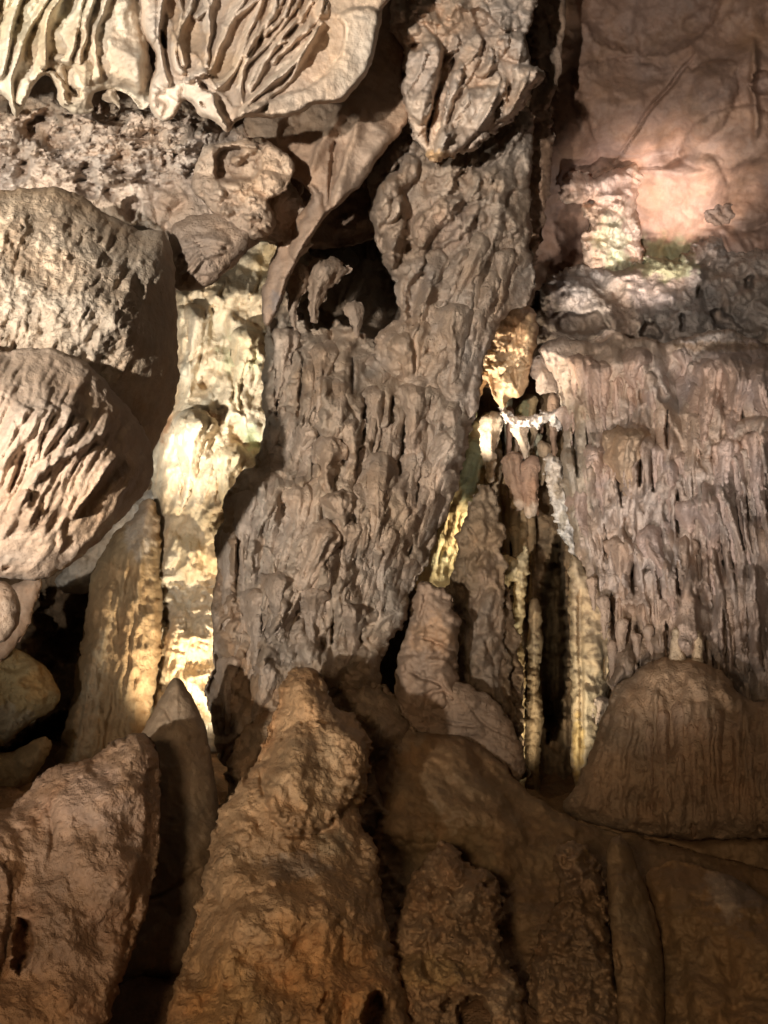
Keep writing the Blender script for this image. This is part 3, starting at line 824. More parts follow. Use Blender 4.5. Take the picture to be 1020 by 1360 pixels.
# big frilled curtain, top centre left
s = Rock(q(180,0,3,'0,-240 1100,-240 1080,-40 990,10 980,80 958,200 930,290 890,330 850,390 800,415 720,412 660,455 560,472 490,466 420,470 385,490 375,530 350,520 310,480 260,470 230,420 190,390 160,470 120,490 80,470 55,430 50,350 75,290 80,200 40,160 10,80'),
         [(180,-60,5.6),(520,-60,5.9),(200,150,5.9),(500,120,6.1),(320,160,5.7)], T=26, R=9, step=1.8, col=(0.52,0.42,0.335), edge=1.6)
C = lambda t: q(180,0,3,t)
s.patch(C('90,-100 800,-100 740,80 690,160 640,240 560,320 460,390 400,440 330,360 290,300 250,220 180,200 140,100'), -30, 30)
s.strokes([C('505,-100 500,20 480,60 440,150 430,210 400,280 340,340 310,365'), C('570,-60 560,50 530,100 480,150 445,215 432,240'),
           C('680,-60 640,30 600,90 540,160 470,230 430,260 418,330 428,400 425,440'), C('760,-30 720,90 640,150 560,180 500,250 440,370'),
           C('750,80 700,150 660,220 600,290 540,330 470,400 400,470'), C('450,-60 420,20 380,90 340,180 320,240 290,290'),
           C('290,-60 290,20 300,100 290,180 285,290'), C('560,-40 490,0 400,60 350,130'), C('170,-60 190,60 170,140 180,210 200,280'),
           C('120,-60 95,60 90,150 110,250 130,350'), C('240,-40 190,90'), C('230,-60 220,40 185,100 160,200 165,270 210,290'),
           C('330,-60 300,20 240,80'), C('600,-40 560,60 520,90'), C('640,-60 600,60 560,110 500,150'), C('700,0 660,80 600,130 570,190'),
           C('720,110 660,140 590,200 540,260'), C('600,150 520,240 480,320 450,370'), C('310,365 320,430 370,520'), C('285,290 240,300 200,330')],
          3.2, 32, (0.02,0.06), asym=2.6, sharp=0.5, wig=1.2, n=26)
s.fan([C('560,-80 500,60 430,240 330,350'), C('640,-60 620,60 520,200 440,380'), C('740,-20 700,120 620,260 420,460')], 30, 2.6, 17, (0,0.5), (0.2,0.8), asym=1.8, sharp=0.7)
s.patch(C('700,-30 770,-10 770,80 700,60'), 16, 8)
s.patch(C('800,60 860,28 950,22 982,60 962,200 932,290 880,340 842,390 800,414 720,410 655,458 560,470 490,465 400,482 440,420 530,400 600,368 680,350 745,305 790,260 822,200 832,110'), 34, 6, 1.2)
s.patch(C('380,480 440,425 520,370 600,330 640,250 700,130 735,90 720,170 660,260 620,330 540,390 500,450 400,480'), 24, 9, 1.2)
s.patch(C('180,320 250,300 310,370 340,440 375,520 340,520 300,480 250,450 200,390'), 22, 12)
s.hole(C('245,318 290,335 305,370 270,360'), 26, 4); s.hole(C('248,400 275,405 285,430 262,425'), 22, 4); s.hole(C('95,110 120,130 128,200 108,190 95,150'), 24, 4)
s.blobs('198,128,14,18 212,112,14,16 205,145,16,12 232,118,12,16', 14)
s.patch(C('0,-60 80,-60 85,60 80,170 50,180 25,120'), 24, 12)
s.noise(26, 3, 2).noise(7, 1.0, 3)
s.tint(250,50,30,40,(0.50,0.34,0.20),0.5).tint(300,90,30,30,(0.50,0.36,0.22),0.4).tint(470,60,50,70,(0.54,0.45,0.36),0.7)
s.build('flowstone_curtain', M_SMOOTH, label='large frilled curtain of branching ridges with a thick pale lower lip', cat='flowstone curtain')

# top right of that: the hanging block with leaf shaped facets
B = lambda t: q(510,0,2,t)
s = Rock(B('20,-200 400,-200 410,-20 400,60 375,90 388,170 430,185 432,215 400,230 350,320 300,350 240,400 190,415 130,432 105,400 80,370 62,320 50,280 38,230 48,190 55,130 20,90 15,60'),
         [(520,-80,6.9),(720,-80,7.3),(560,200,7.2),(700,120,7.5)], T=26, R=8, step=1.8, col=(0.52,0.43,0.36), edge=4, escale=14)
s.noise(30, 8, 3)
s.leaf(B('40,60 130,70 165,150 130,300 100,345 60,300 36,230 50,150'), 26, 20, 4)
s.leaf(B('170,200 240,140 330,160 425,180 400,230 330,330 240,400 140,430 128,400 150,300'), 22, 30, 4)
s.leaves(B('40,130 400,150 380,230 240,400 120,420 60,280'), 26, 66, 20, 112, 0, 16, seed=5, taper=0.3, R=2)
s.leaves(B('20,-60 400,-60 400,140 20,100'), 50, 24, 13, 60, 60, 90, seed=6, taper=0.7)
s.patch(B('55,130 110,110 150,110 165,150 130,230 110,320 100,330 60,300 40,240'), 26, 9)
s.patch(B('175,190 215,180 205,230 175,300 160,360 200,330 215,260 240,225 300,230 330,200 330,240 280,320 250,350 210,400 140,430 128,400 150,330 165,260'), 34, 8)
s.hole(B('145,150 190,130 195,160 165,220 130,300 120,400 105,350 125,280 140,200'), 40, 6)
s.hole(B('225,20 262,15 310,70 280,75 290,100 250,95 240,60'), 30, 7)
s.hole(B('60,115 110,110 105,140 60,135'), 30, 6)
s.patch(B('270,130 292,118 290,190 250,215 235,190 265,180'), 22, 7)
s.patch(B('310,90 380,80 388,160 330,160 320,120'), 22, 9)
s.patch(B('340,170 425,180 430,210 375,235 330,320 280,330 320,260 345,210'), 28, 8)
s.strokes([B('150,420 170,350 210,270 230,230'), B('250,350 285,280 300,240'), B('330,310 360,250 380,200')], 4, 18, asym=2.2, sharp=0.6)
s.blobs('530,20,12,10 545,40,14,10 590,35,14,12 570,55,12,9 600,20,16,12 660,10,18,16 640,25,12,10 690,60,12,13 610,5,14,10 560,8,16,12 575,28,10,10 680,30,12,12', 14)
s.noise(11, 3, 3).noise(6, 1.2, 2)
s.tint(577,208,26,10,(0.55,0.36,0.18),0.7).tint(600,30,50,22,(0.50,0.36,0.26),0.5)
s.build('flowstone_block', M_SMOOTH, label='hanging block of angular pale facets at the top of the central mass', cat='hanging rock')

# ================================================================== CENTRAL HANGING MASS
central = thing('hanging_flowstone_mass', 'huge grey brown mass of drip rock hanging down the middle of the cave', 'hanging rock', (0, 8.0, 1.0))
# upper part
s = Rock(pl('505,110 560,170 640,200 690,120 712,160 704,250 705,330 712,378 702,402 668,420 648,460 640,500 632,560 600,560 560,520 520,505 495,470 500,440 538,420 520,370 500,330 492,280 486,240 500,215 530,190'),
         [(500,130,7.9),(700,130,8.4),(500,330,7.9),(700,380,8.7),(560,550,8.0)], T=60, R=55, step=1.9, col=(0.40,0.325,0.265), edge=3.5)
U = lambda t: q(360,200,2.833,t)
s.noise(60, 20, 3, warp=20)
s.cells(28, 14, rot=25, stretch=3.4, warp=14, crack=True, mask=s.patchy(60, 1, 0.2))
s.leaves(pl('500,130 700,150 700,330 640,440 560,460 500,330'), 70, 46, 16, 118, 20, 25, seed=7, taper=0.34)
s.patch(U('480,10 560,10 562,90 500,160 480,110'), 30, 10)
s.patch(U('430,90 490,70 500,150 520,230 500,310 480,440 440,450 430,340 385,300 365,250 385,160'), 34, 14, 3)
s.patch(U('550,230 590,230 650,160 745,180 700,240 640,290 600,330 570,375 545,360 520,300'), 34, 9, 2)
s.patch(U('600,350 650,340 700,280 770,230 765,270 720,330 690,345 620,378'), 26, 7, 2)
s.patch(U('690,390 740,365 775,370 760,430 690,475 678,440'), 26, 7, 2)
s.hole(U('560,100 700,80 760,30 800,60 740,130 650,150 560,200'), 10, 14, 3)
s.fan([U('800,30 740,200 700,380 640,620'), U('890,20 870,220 760,480 700,700')], 22, 6, 17, (0,0.6), (0.3,1), asym=1.7)
s.strokes([U('880,120 870,260 810,400 760,520 720,640'), U('860,440 820,560 760,700'), U('640,400 600,480 560,620 540,720')], 7, 24, asym=1.8)
s.hole(U('510,500 580,440 600,500 580,560 560,640 530,690 500,640'), 44, 12, 3)
s.blobs('655,262,12,16 672,285,16,13 690,300,14,14 664,315,16,12 698,330,12,14 680,345,14,10 505,300,10,14 520,320,13,13 515,345,12,12', 12, lump=0.5)
s.fan([pl('655,340 645,420 620,540'), pl('705,350 670,415 635,520')], 18, 3.4, 9, (0,0.5), (0.4,1))
s.noise(16, 7, 4, warp=10, stretch=1.6, rot=20).noise(6, 2, 3)
s.tint(590,300,50,40,(0.44,0.345,0.285),0.7)
s.build('upper_mass', M_LIME, central)
up = s
# lower part
s = Rock(pl('352,440 362,380 378,320 420,270 470,250 540,300 580,400 640,450 640,520 628,560 622,590 612,640 590,690 566,745 545,790 540,830 520,850 505,880 500,960 300,1030 288,1000 278,950 270,905 285,890 282,850 280,800 290,760 285,700 300,690 296,660 325,625 342,618 352,560 348,500'),
         [(360,470,8.2),(380,400,8.6),(440,280,10.6),(540,300,10.4),(450,460,8.6),(630,500,8.5),(300,700,8.2),(580,700,8.6),(280,1000,7.9),(500,950,8.0),(450,700,7.6)], T=85, R=95, step=1.9, col=(0.36,0.295,0.235), edge=4)
s.noise(75, 40, 3, warp=25)
s.fan([pl('360,440 340,640 300,980'), pl('430,450 410,620 350,900'), pl('520,490 500,640 430,900'), pl('630,480 590,640 500,880')], 60, 7, 17, (0,0.75), (0.3,1), wig=4, asym=1.4)
s.noise(40, 14, 3, rot=16, stretch=2.5, warp=20)
s.cells(36, 22, rot=15, stretch=4.2, warp=22, crack=True, mask=s.patchy(80, 1, 0.35))
s.cells(17, 6, rot=15, stretch=3.6, warp=12, crack=True, mask=s.patchy(50, 2, 0.1, 0.1))
s.leaves(pl('350,470 620,520 600,640 520,860 300,940 290,700'), 45, 66, 14, 104, 10, 20, seed=9, taper=0.3, mask=s.patchy(60, 3, 0.2))
s.gaps('372,450,560,-6 402,470,600,-8 425,480,560,-4 468,470,530,0 487,520,600,-6 522,520,590,-6 575,520,600,-8 540,540,640,-10 566,600,680,-14 500,660,760,-12 462,690,780,-8 392,640,700,-4 478,590,660,-4 520,690,800,-20 418,600,680,-4 350,690,780,-10 318,690,800,-4 445,800,870,-6', 34, 4)
s.hole(pl('378,310 420,262 475,245 505,290 515,345 540,385 538,430 508,462 478,440 452,425 432,440 404,430 386,400 372,350'), 330, 12, 5)
V_ = lambda t: q(280,560,2.833,t)
for p_, dpt in [('510,370 545,330 560,380 550,500 570,560 540,560 530,450', 45), ('725,440 760,420 770,470 745,510 725,490', 40), ('390,820 440,800 450,850 410,870', 34),
                ('300,80 330,90 320,150 295,140', 22), ('360,260 385,270 375,300', 20), ('350,560 380,590 370,660 350,660', 30), ('230,320 260,300 200,440 240,560 220,600 150,620 160,480', 22)]:
    s.hole(V_(p_), dpt, 7, 2.5)
s.patch(V_('40,350 90,345 105,410 110,560 60,540'), 20, 14, 3)
s.patch(V_('200,590 330,540 370,560 330,680 290,740 220,825 190,740 180,680'), 30, 14, 2)
s.patch(V_('100,200 200,160 290,190 330,230 250,300 240,500 140,520 110,360'), 26, 24, 3)
s.patch(V_('200,-60 330,-60 300,150 260,190 200,160'), -22, 14, 2)
s.blobs('345,632,20,16 300,690,12,10 390,640,20,18 372,670,22,22 310,740,18,26 330,790,18,32 300,830,16,30 360,700,20,20 420,770,24,28 440,830,26,24 400,860,26,20 470,880,24,16 340,900,20,26', 13, lump=0.5)
s.noise(12, 4.0, 4, warp=6, mask=s.patchy(45, 5, 0.2)).noise(5, 1.3, 2)
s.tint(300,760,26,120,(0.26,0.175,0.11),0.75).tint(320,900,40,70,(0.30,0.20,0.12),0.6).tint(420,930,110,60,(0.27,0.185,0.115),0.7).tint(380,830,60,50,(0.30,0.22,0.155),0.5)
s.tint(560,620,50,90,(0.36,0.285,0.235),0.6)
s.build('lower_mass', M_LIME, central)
low = s
GC = (0.40, 0.32, 0.255)
for a in [  # x0 y0 x1 y1 w n tip host
    (383,432,360,548,25,4,.2,low), (437,453,416,568,21,4,.22,low), (441,343,417,442,27,2,.2,up), (400,350,392,440,16,2,.4,up), (470,400,474,450,14,2,.4,up), (607,402,600,515,28,3,.45,up),
    (496,512,494,610,18,4,.2,low), (551,508,547,628,25,5,.2,low), (603,536,600,592,16,3,.4,low), (532,372,535,440,11,2,.3,up),
    (435,578,440,656,27,3,.55,low), (456,650,458,696,30,3,.3,low), (508,598,486,780,23,5,.2,low), (436,692,356,856,30,6,.25,low),
    (512,612,490,762,20,3,.2,low), (548,600,540,668,14,2,.4,low), (594,574,560,660,20,3,.25,low), (552,680,512,812,13,2,.2,low),
    (372,760,358,852,24,3,.2,low), (470,690,462,800,22,4,.3,low), (400,640,392,720,24,3,.5,low), (520,700,500,860,17,3,.2,low),
    (575,610,540,740,14,3,.2,low), (585,655,530,800,12,3,.15,low), (475,555,470,640,16,3,.3,low), (520,560,516,630,13,2,.35,low),
    (572,560,566,620,14,3,.3,low), (400,560,392,630,18,2,.5,low), (330,650,322,790,20,3,.35,low), (305,700,296,860,16,3,.3,low),
    (340,780,330,900,20,3,.3,low), (420,780,408,880,24,4,.4,low), (470,800,455,890,22,4,.4,low), (310,870,300,980,18,3,.3,low),
    (360,880,335,985,20,4,.4,low), (560,425,552,500,15,2,.4,up), (585,330,560,400,16,2,.3,up), (640,310,600,430,18,4,.2,up), (680,330,650,430,18,5,.25,up),
    (530,440,545,500,22,3,.8,up), (500,468,508,512,18,3,.7,low), (630,455,622,560,12,2,.3,low), (455,500,450,570,12,2,.4,low), (585,500,580,560,13,3,.4,low),
    (440,720,432,800,18,4,.4,low),(550,740,520,840,13,3,.2,low),(480,640,478,700,14,3,.4,low)]:
    jc = 1 + 0.12 * math.sin(a[0] * 1.7 + a[1])
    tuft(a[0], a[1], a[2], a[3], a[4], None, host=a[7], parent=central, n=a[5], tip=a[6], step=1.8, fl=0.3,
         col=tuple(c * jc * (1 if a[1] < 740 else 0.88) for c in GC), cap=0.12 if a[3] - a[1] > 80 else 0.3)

rr = random.Random(44)
drips(low, central, spread(rr, [pl('358,480 345,640 300,900'), pl('430,480 405,640 350,900'), pl('520,510 490,650 420,880'), pl('610,520 585,640 500,860')], 46, (70, 230)), w=(5, 12), col=GC, seed=5)
drips(up, central, spread(rr, [pl('540,420 530,500'), pl('640,300 590,520'), pl('700,230 640,470')], 16, (60, 130)), w=(5, 10), col=GC, seed=6)

# craggy dark strip to the right of the mass
s = Rock(pl('708,-60 745,-60 740,60 728,110 736,190 730,260 715,330 712,372 690,360 684,280 690,200 700,120'), [(720,-60,8.6),(730,350,9.6),(690,200,9.0)], T=22, R=18, step=2, col=(0.36,0.26,0.20), edge=5, escale=12)
s.noise(22, 12, 4, warp=10).cells(14, 7, warp=8)
s.build('hanging_rib', M_LIME, label='narrow craggy rib running down between the central mass and the red ceiling', cat='hanging rock')

# ================================================================== THE RIGHT RECESS
# glowing bulb
s = Rock(pl('640,455 650,428 668,415 680,402 702,400 714,420 716,450 706,480 700,515 690,532 678,528 668,545 655,530 648,500 640,520 630,560 624,580 618,570 626,520 634,485'), 10.0, T=50, R=32, step=1.8, col=(0.58,0.42,0.26), edge=2.5)
s.fan([pl('650,430 642,480'), pl('680,410 676,470'), pl('710,430 706,480')], 18, 3.4, 13, (0,0.2), (0.5,1))
s.cells(13, 12, warp=9, crack=True, mask=s.region(pl('630,455 720,455 700,500 640,505'), 12))
s.blobs('660,440,14,12 690,418,14,12 700,445,14,14 672,462,16,12 650,470,12,12 695,470,13,12 680,440,12,10 664,486,10,9 712,455,8,10', 8, lump=0.6)
s.hole(pl('648,498 658,492 664,505 660,540 645,560 640,545'), 24, 6); s.hole(pl('672,488 690,486 688,520 678,505'), 22, 6)
s.noise(8, 3, 3)
s.tint(685,425,26,26,(0.36,0.22,0.12),0.6).tint(630,560,14,26,(0.42,0.60,0.36),0.9)
s.build('flowstone_bulb', M_WET, label='orange cream glowing bulb of drip rock hanging in the narrow gap', cat='flowstone')
# lit strip of rock behind, green and yellow
s = Rock(pl('600,600 640,540 665,560 668,620 655,700 640,790 545,800 560,740 590,690'), 11.3, T=40, R=40, step=2.1, col=(0.50,0.40,0.22), edge=3)
s.fan([pl('615,600 560,790'), pl('655,570 620,790')], 28, 3.6, 11, (0,0.5), (0.5,1)).noise(14, 4, 3)
s.tint(622,620,24,50,(0.36,0.44,0.30),0.8).tint(600,690,20,60,(0.42,0.28,0.13),0.7).tint(570,760,30,40,(0.58,0.50,0.32),0.7)
s.build('flowstone_bank', M_WET, label='thin strip of lit yellow green ribs seen between mass and dark slab', cat='flowstone')

# slab column in front of the recess
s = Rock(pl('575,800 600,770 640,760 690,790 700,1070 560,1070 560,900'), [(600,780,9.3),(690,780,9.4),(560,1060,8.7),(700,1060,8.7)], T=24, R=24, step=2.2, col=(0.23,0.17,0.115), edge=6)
s.noise(40, 16, 4, warp=14).cells(34, 14, warp=16, crack=True).noise(12, 4, 3)
s.leaves(pl('570,800 690,800 700,1060 570,1060'), 30, 40, 9, 90, 60, 60, seed=41)
s.build('flowstone_bank', M_LIME, label='cracked dim brown rock face behind the stub and the tall slab', cat='flowstone')
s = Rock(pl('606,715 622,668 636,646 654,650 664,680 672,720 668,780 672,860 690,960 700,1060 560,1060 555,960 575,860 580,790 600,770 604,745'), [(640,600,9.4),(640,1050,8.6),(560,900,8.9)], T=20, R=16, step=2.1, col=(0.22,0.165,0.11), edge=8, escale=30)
s.noise(40, 18, 4, warp=20, stretch=1.8).cells(28, 13, stretch=3, warp=12, crack=True).noise(13, 6, 4)
s.leaves(pl('600,720 680,700 690,1000 600,1000'), 30, 40, 10, 95, 20, 40, seed=14)
s.strokes([pl('640,700 650,800 655,900 670,1000')], 8, 9)
s.blobs('612,760,20,18 640,850,24,30 600,850,20,28 655,930,22,30 615,940,26,26', 10, lump=0.4)
s.tint(650,850,36,120,(0.34,0.26,0.20),0.5)
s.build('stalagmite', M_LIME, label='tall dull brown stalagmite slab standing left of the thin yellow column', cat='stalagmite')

# stub with cracked orange bulges
s = Rock(pl('545,800 552,778 570,770 590,785 602,800 612,830 606,880 612,940 600,1000 520,1000 520,940 526,880 536,850 545,825'), 8.1, T=34, R=22, step=2, col=(0.29,0.205,0.145), edge=4)
s.noise(30, 13, 3, warp=10).cells(30, 8, warp=12, stretch=0.8)
s.patch(pl('555,835 600,820 612,850 600,880 560,880 548,855'), 14, 14); s.patch(pl('528,870 590,872 606,890 604,940 560,960 525,940'), 16, 18)
s.strokes([pl('546,845 575,850 596,862 610,870'), pl('566,785 562,810 548,838'), pl('540,890 560,900 580,905 606,930'), pl('556,925 590,915 600,945')], 2.4, -11, sharp=1.5)
s.noise(8, 2, 3).tint(575,845,34,30,(0.44,0.28,0.17),0.7)
s.build('stalagmite', M_SMOOTH, label='stubby cracked bulging stalagmite below the dark hole at centre', cat='stalagmite')

# recess back
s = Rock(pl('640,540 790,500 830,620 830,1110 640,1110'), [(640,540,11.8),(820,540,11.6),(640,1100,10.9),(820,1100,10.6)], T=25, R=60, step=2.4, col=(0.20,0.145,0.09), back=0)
s.noise(50, 20, 4, warp=20).fan([pl('660,560 660,1080'), pl('820,560 815,1080')], 40, 5, 15, (0,0.6), (0.3,1)).noise(12, 4, 3)
s.hole(pl('712,820 725,740 745,700 752,760 756,880 745,980 720,990'), 260, 14, 3)
s.hole(pl('680,620 700,600 740,610 740,700 700,660'), 50, 16, 3)
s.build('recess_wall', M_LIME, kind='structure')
def hang(*a, **k): return tuft(*a, **k)
# small hanging forms in the recess
hang(722, 470, 724, 525, 20, 10.1, mat=M_LIME, name='stalactite', n=2, tip=0.7, col=(0.40,0.33,0.28), label='round grey bulb hanging to the right of the glowing bulb', cat='stalactite')
hang(655, 545, 650, 640, 17, 10.3, name='stalactite', n=5, tip=0.35, col=(0.46,0.37,0.28), label='ribbed stalactite cluster below the glowing bulb', cat='stalactite')
hang(695, 552, 697, 612, 14, 10.2, name='stalactite', n=6, tip=0.25, col=(0.44,0.36,0.28), label='small grooved stalactite tapering to a point under the white festoon', cat='stalactite')
s = Rock(pl('668,535 676,552 692,560 712,550 724,545 735,548 748,535 750,552 742,575 728,560 716,566 700,568 684,568 670,560 664,545'), 10.15, T=16, R=9, step=1.6, col=(0.60,0.53,0.47), edge=5, escale=8)
s.cells(9, 7, warp=4)
s.strokes([pl('720,562 722,540'), pl('735,570 738,545')], 3, 12).noise(8, 3, 3)
s.build('calcite_festoon', M_LIME, label='white scalloped festoon of calcite strung across the dark recess', cat='calcite')
cl = thing('stalactite_cluster', 'cluster of many thin ragged stalactites filling the top of the dark recess', 'stalactites', (1.7, 10.6, 3.0))
rr = random.Random(9)
for i in range(22):
    x = rr.uniform(642, 738); y0 = rr.uniform(520, 600); L_ = rr.uniform(45, 150)
    tuft(x, y0, x + rr.uniform(-3, 3), y0 + L_, rr.uniform(5, 10), rr.uniform(10.7, 11.2), name='stalactite', parent=cl, n=rr.randint(2, 5), tip=rr.uniform(0.12, 0.4), step=1.9,
         col=tuple(c * rr.uniform(0.8, 1.1) for c in (0.36, 0.28, 0.20)))
# pair of drapes with pale feet
t = thing('flowstone_drape', 'pair of brown hanging drapes with pale lower edges in the dark recess', 'drape', (1.7, 10.4, 2.6))
a = hang(685, 600, 688, 678, 14, 10.45, parent=t, n=3, tip=0.75, col=(0.30,0.20,0.14), build=False)
a.tint(687,672,20,9,(0.56,0.46,0.37),0.9); a.build('drapery', M_LIME, t)
a = hang(708, 605, 704, 688, 13, 10.4, parent=t, n=3, tip=0.7, col=(0.32,0.21,0.15), build=False)
a.tint(705,680,20,14,(0.56,0.46,0.37),0.9); a.build('drapery', M_LIME, t)
# brown organ pipes
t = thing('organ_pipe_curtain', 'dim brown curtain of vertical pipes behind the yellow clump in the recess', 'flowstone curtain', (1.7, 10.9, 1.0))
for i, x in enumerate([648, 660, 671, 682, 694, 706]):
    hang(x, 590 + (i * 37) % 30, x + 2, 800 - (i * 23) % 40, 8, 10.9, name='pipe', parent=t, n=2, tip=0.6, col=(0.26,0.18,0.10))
# white encrusted column
s = Rock(pl('722,605 735,602 748,620 756,660 764,700 772,745 760,742 748,716 742,700 736,690 728,650'), 10.0, T=18, R=12, step=1.6, col=(0.58,0.54,0.49), edge=5, escale=9)
s.noise(10, 8, 4, stretch=1.5).cells(8, 5)
s.tint(742,650,8,18,(0.30,0.24,0.17),0.8).tint(748,690,7,16,(0.34,0.28,0.2),0.7)
s.build('calcite_rib', M_LIME, label='white encrusted rib hanging on the edge of the right flowstone wall', cat='calcite')
# yellow clump and thin column
s = Rock(pl('652,745 662,735 690,742 700,720 704,745 700,775 696,800 688,785 680,770 672,800 655,802 650,775'), 10.0, T=26, R=16, step=1.8, col=(0.50,0.43,0.28), edge=3, escale=9)
s.fan([pl('656,740 654,800'), pl('700,740 696,795')], 10, 3, 9).noise(9, 5, 3)
s.build('flowstone_clump', M_LIME, label='pale yellow tasselled clump at the head of the thin column', cat='flowstone')
s = Rock(pl('682,770 694,765 698,790 696,820 691,850 697,870 698,930 696,1000 700,1055 686,1052 681,1000 683,940 681,880 687,850 681,820'), [(690,770,9.9),(690,1050,9.5),(600,900,9.7)], T=18, R=9, step=1.6, col=(0.56,0.47,0.29), edge=2, escale=9, smooth=1)
s.strokes([pl('688,860 686,940 684,1050'), pl('693,870 692,950 697,1050')], 2.5, 4).noise(10, 2.5, 3)
s.build('thin_column', M_LIME, label='slender pale yellow column running from clump to floor in the recess', cat='rock column')
s = Rock(pl('700,800 716,790 722,850 716,900 722,960 716,1050 724,1075 700,1070 696,1000 700,900'), 10.2, T=30, R=14, step=1.9, col=(0.30,0.235,0.155), edge=3)
s.fan([pl('702,800 702,1060'), pl('718,800 720,1060')], 9, 3.5, 8).noise(10, 4, 3)
s.build('ribbed_column', M_LIME, label='dull ribbed column immediately right of the thin yellow column', cat='rock column')
# pale stout columns at right of void
s = Rock(pl('755,735 770,740 785,765 812,795 816,870 812,910 804,935 800,985 786,1030 766,1064 757,1010 759,920 755,830'), 9.9, T=34, R=20, step=2, col=(0.40,0.325,0.225), edge=3)
s.strokes([pl('772,770 770,860 774,940 770,1030')], 3, -14).blobs('786,870,15,40 762,830,8,60 780,920,14,16', 10).noise(12, 4, 3)
s.hole(pl('802,868 806,880 806,905 800,900'), 20, 4)
s.tint(768,990,10,50,(0.46,0.33,0.14),0.8)
s.build('limestone_column', M_SMOOTH, label='stout pale tan column at the right side of the dark recess', cat='rock column')
hang(796, 922, 780, 1010, 16, 9.7, name='stalactite', n=6, tip=0.25, col=(0.50,0.40,0.33), label='small pinkish feathered drip rock beside the stout tan column', cat='stalactite')

# ================================================================== RIGHT FLOWSTONE WALL
wall = thing('flowstone_wall', 'broad mauve grey wall of fluted drip rock filling the right side', 'flowstone wall', (4.0, 9.4, 0.5))
s = Rock(pl('715,466 730,450 760,448 785,454 800,440 818,436 835,450 862,446 880,458 905,450 930,442 960,436 990,446 1020,460 1100,450 1260,470 1260,1010 1010,935 990,930 960,900 930,890 900,900 870,880 840,900 815,920 806,900 812,840 800,800 780,765 765,735 755,690 748,640 742,600 752,570 745,540 735,500 722,480'),
         [(730,460,10.0),(1080,460,9.2),(760,720,9.5),(1080,720,8.7),(850,920,8.8),(1080,980,8.3),(890,640,9.0)], T=55, R=45, step=1.9, col=MAUVE, edge=4)
s.noise(90, 56, 3, warp=30, stretch=1.3)
s.noise(38, 10, 2, stretch=3)
mlow = s.region(pl('740,640 1100,560 1100,1020 740,1020'), 120)
s.cells(32, 13, stretch=6, warp=12, crack=True, mask=s.patchy(80, 1, 0.25))
s.cells(30, 22, stretch=9, warp=14, crack=True, mask=mlow * s.patchy(70, 6, 0.3))
s.cells(12, 5, stretch=6, warp=6, crack=True, mask=s.patchy(50, 2, 0.2))
s.fan([pl('725,460 770,720 815,910'), pl('800,452 800,700 850,900'), pl('900,452 880,700 900,900'), pl('1000,460 990,720 1000,930'), pl('1090,460 1090,960')], 70, 3.6, 9, (0,0.85), (0.1,1), wig=2.5)
s.strokes([pl('932,660 955,720 968,742 979,797 987,912'), pl('940,650 975,740 984,800 982,840'), pl('955,640 985,720 990,780 1000,900'), pl('975,600 1000,700 1012,745'),
           pl('990,590 1020,700 1030,760'), pl('925,660 940,700 960,800 975,920'), pl('962,600 990,690 1004,780 1008,920'), pl('1010,570 1040,720 1050,900')], 6, 34, (0.05,0.1), asym=1.5, sharp=0.8, wig=2)
s.gaps('938,700,830,14 948,680,800,18 966,690,790,16 976,640,740,14 990,650,740,12 960,800,920,8 992,800,900,6 925,700,780,6 1003,640,720,10 1016,620,720,10 900,640,720,0 868,590,660,0 886,540,600,0 850,600,650,0 820,600,680,6 802,690,760,6 838,730,800,4 872,740,800,6 900,740,800,4 812,780,860,4 846,820,890,2 885,820,880,0 866,790,850,2 780,560,620,4 793,600,680,6 760,560,640,8 948,860,930,4 1012,800,900,4 920,620,690,6', 60, 4.2)
s.patch(pl('800,446 830,470 850,500 830,560 790,580 770,540 765,490'), 22, 34, 3)
s.patch(pl('815,575 835,560 860,565 872,590 872,640 850,665 825,655 812,620'), 44, 26, 2)
s.hole(pl('1002,760 1016,750 1060,750 1060,870 1010,840'), 50, 12, 2)
s.patch(pl('900,540 908,490 930,468 960,456 1000,458 1040,470 1100,480 1100,560 960,590 940,610 915,580'), 64, 50, 3)
s.patch(pl('962,560 1000,553 1090,545 1090,720 1020,720 985,650 962,600'), 34, 20, 2)
for p_, dpt in [('845,522 853,512 858,530 850,540', 26), ('870,525 878,510 890,530 880,540', 26), ('966,545 972,552 970,562 963,560', 34), ('878,675 885,660 893,668 892,712 882,708', 34),
                ('905,600 912,640 915,660 905,655', 20), ('826,688 838,682 842,720 828,725', 30), ('850,760 866,740 872,800 860,810', 36), ('845,670 855,660 858,690', 26),
                ('925,780 940,770 955,830 960,900 935,880 922,820', 34), ('806,660 812,655 814,672', 20), ('872,836 880,850 874,866', 24), ('895,770 904,765 908,800 900,810', 24)]:
    s.hole(pl(p_), dpt, 6, 1.5)
s.noise(7, 2.4, 3, stretch=2).noise(4.5, 1.0, 2)
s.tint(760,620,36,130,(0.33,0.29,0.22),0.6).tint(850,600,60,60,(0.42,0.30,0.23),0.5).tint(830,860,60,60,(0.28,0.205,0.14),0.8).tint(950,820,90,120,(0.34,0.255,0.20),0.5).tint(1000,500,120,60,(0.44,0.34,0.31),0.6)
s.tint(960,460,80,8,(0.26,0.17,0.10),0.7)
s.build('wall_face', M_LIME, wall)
wf = s
MV = (0.42, 0.325, 0.28)
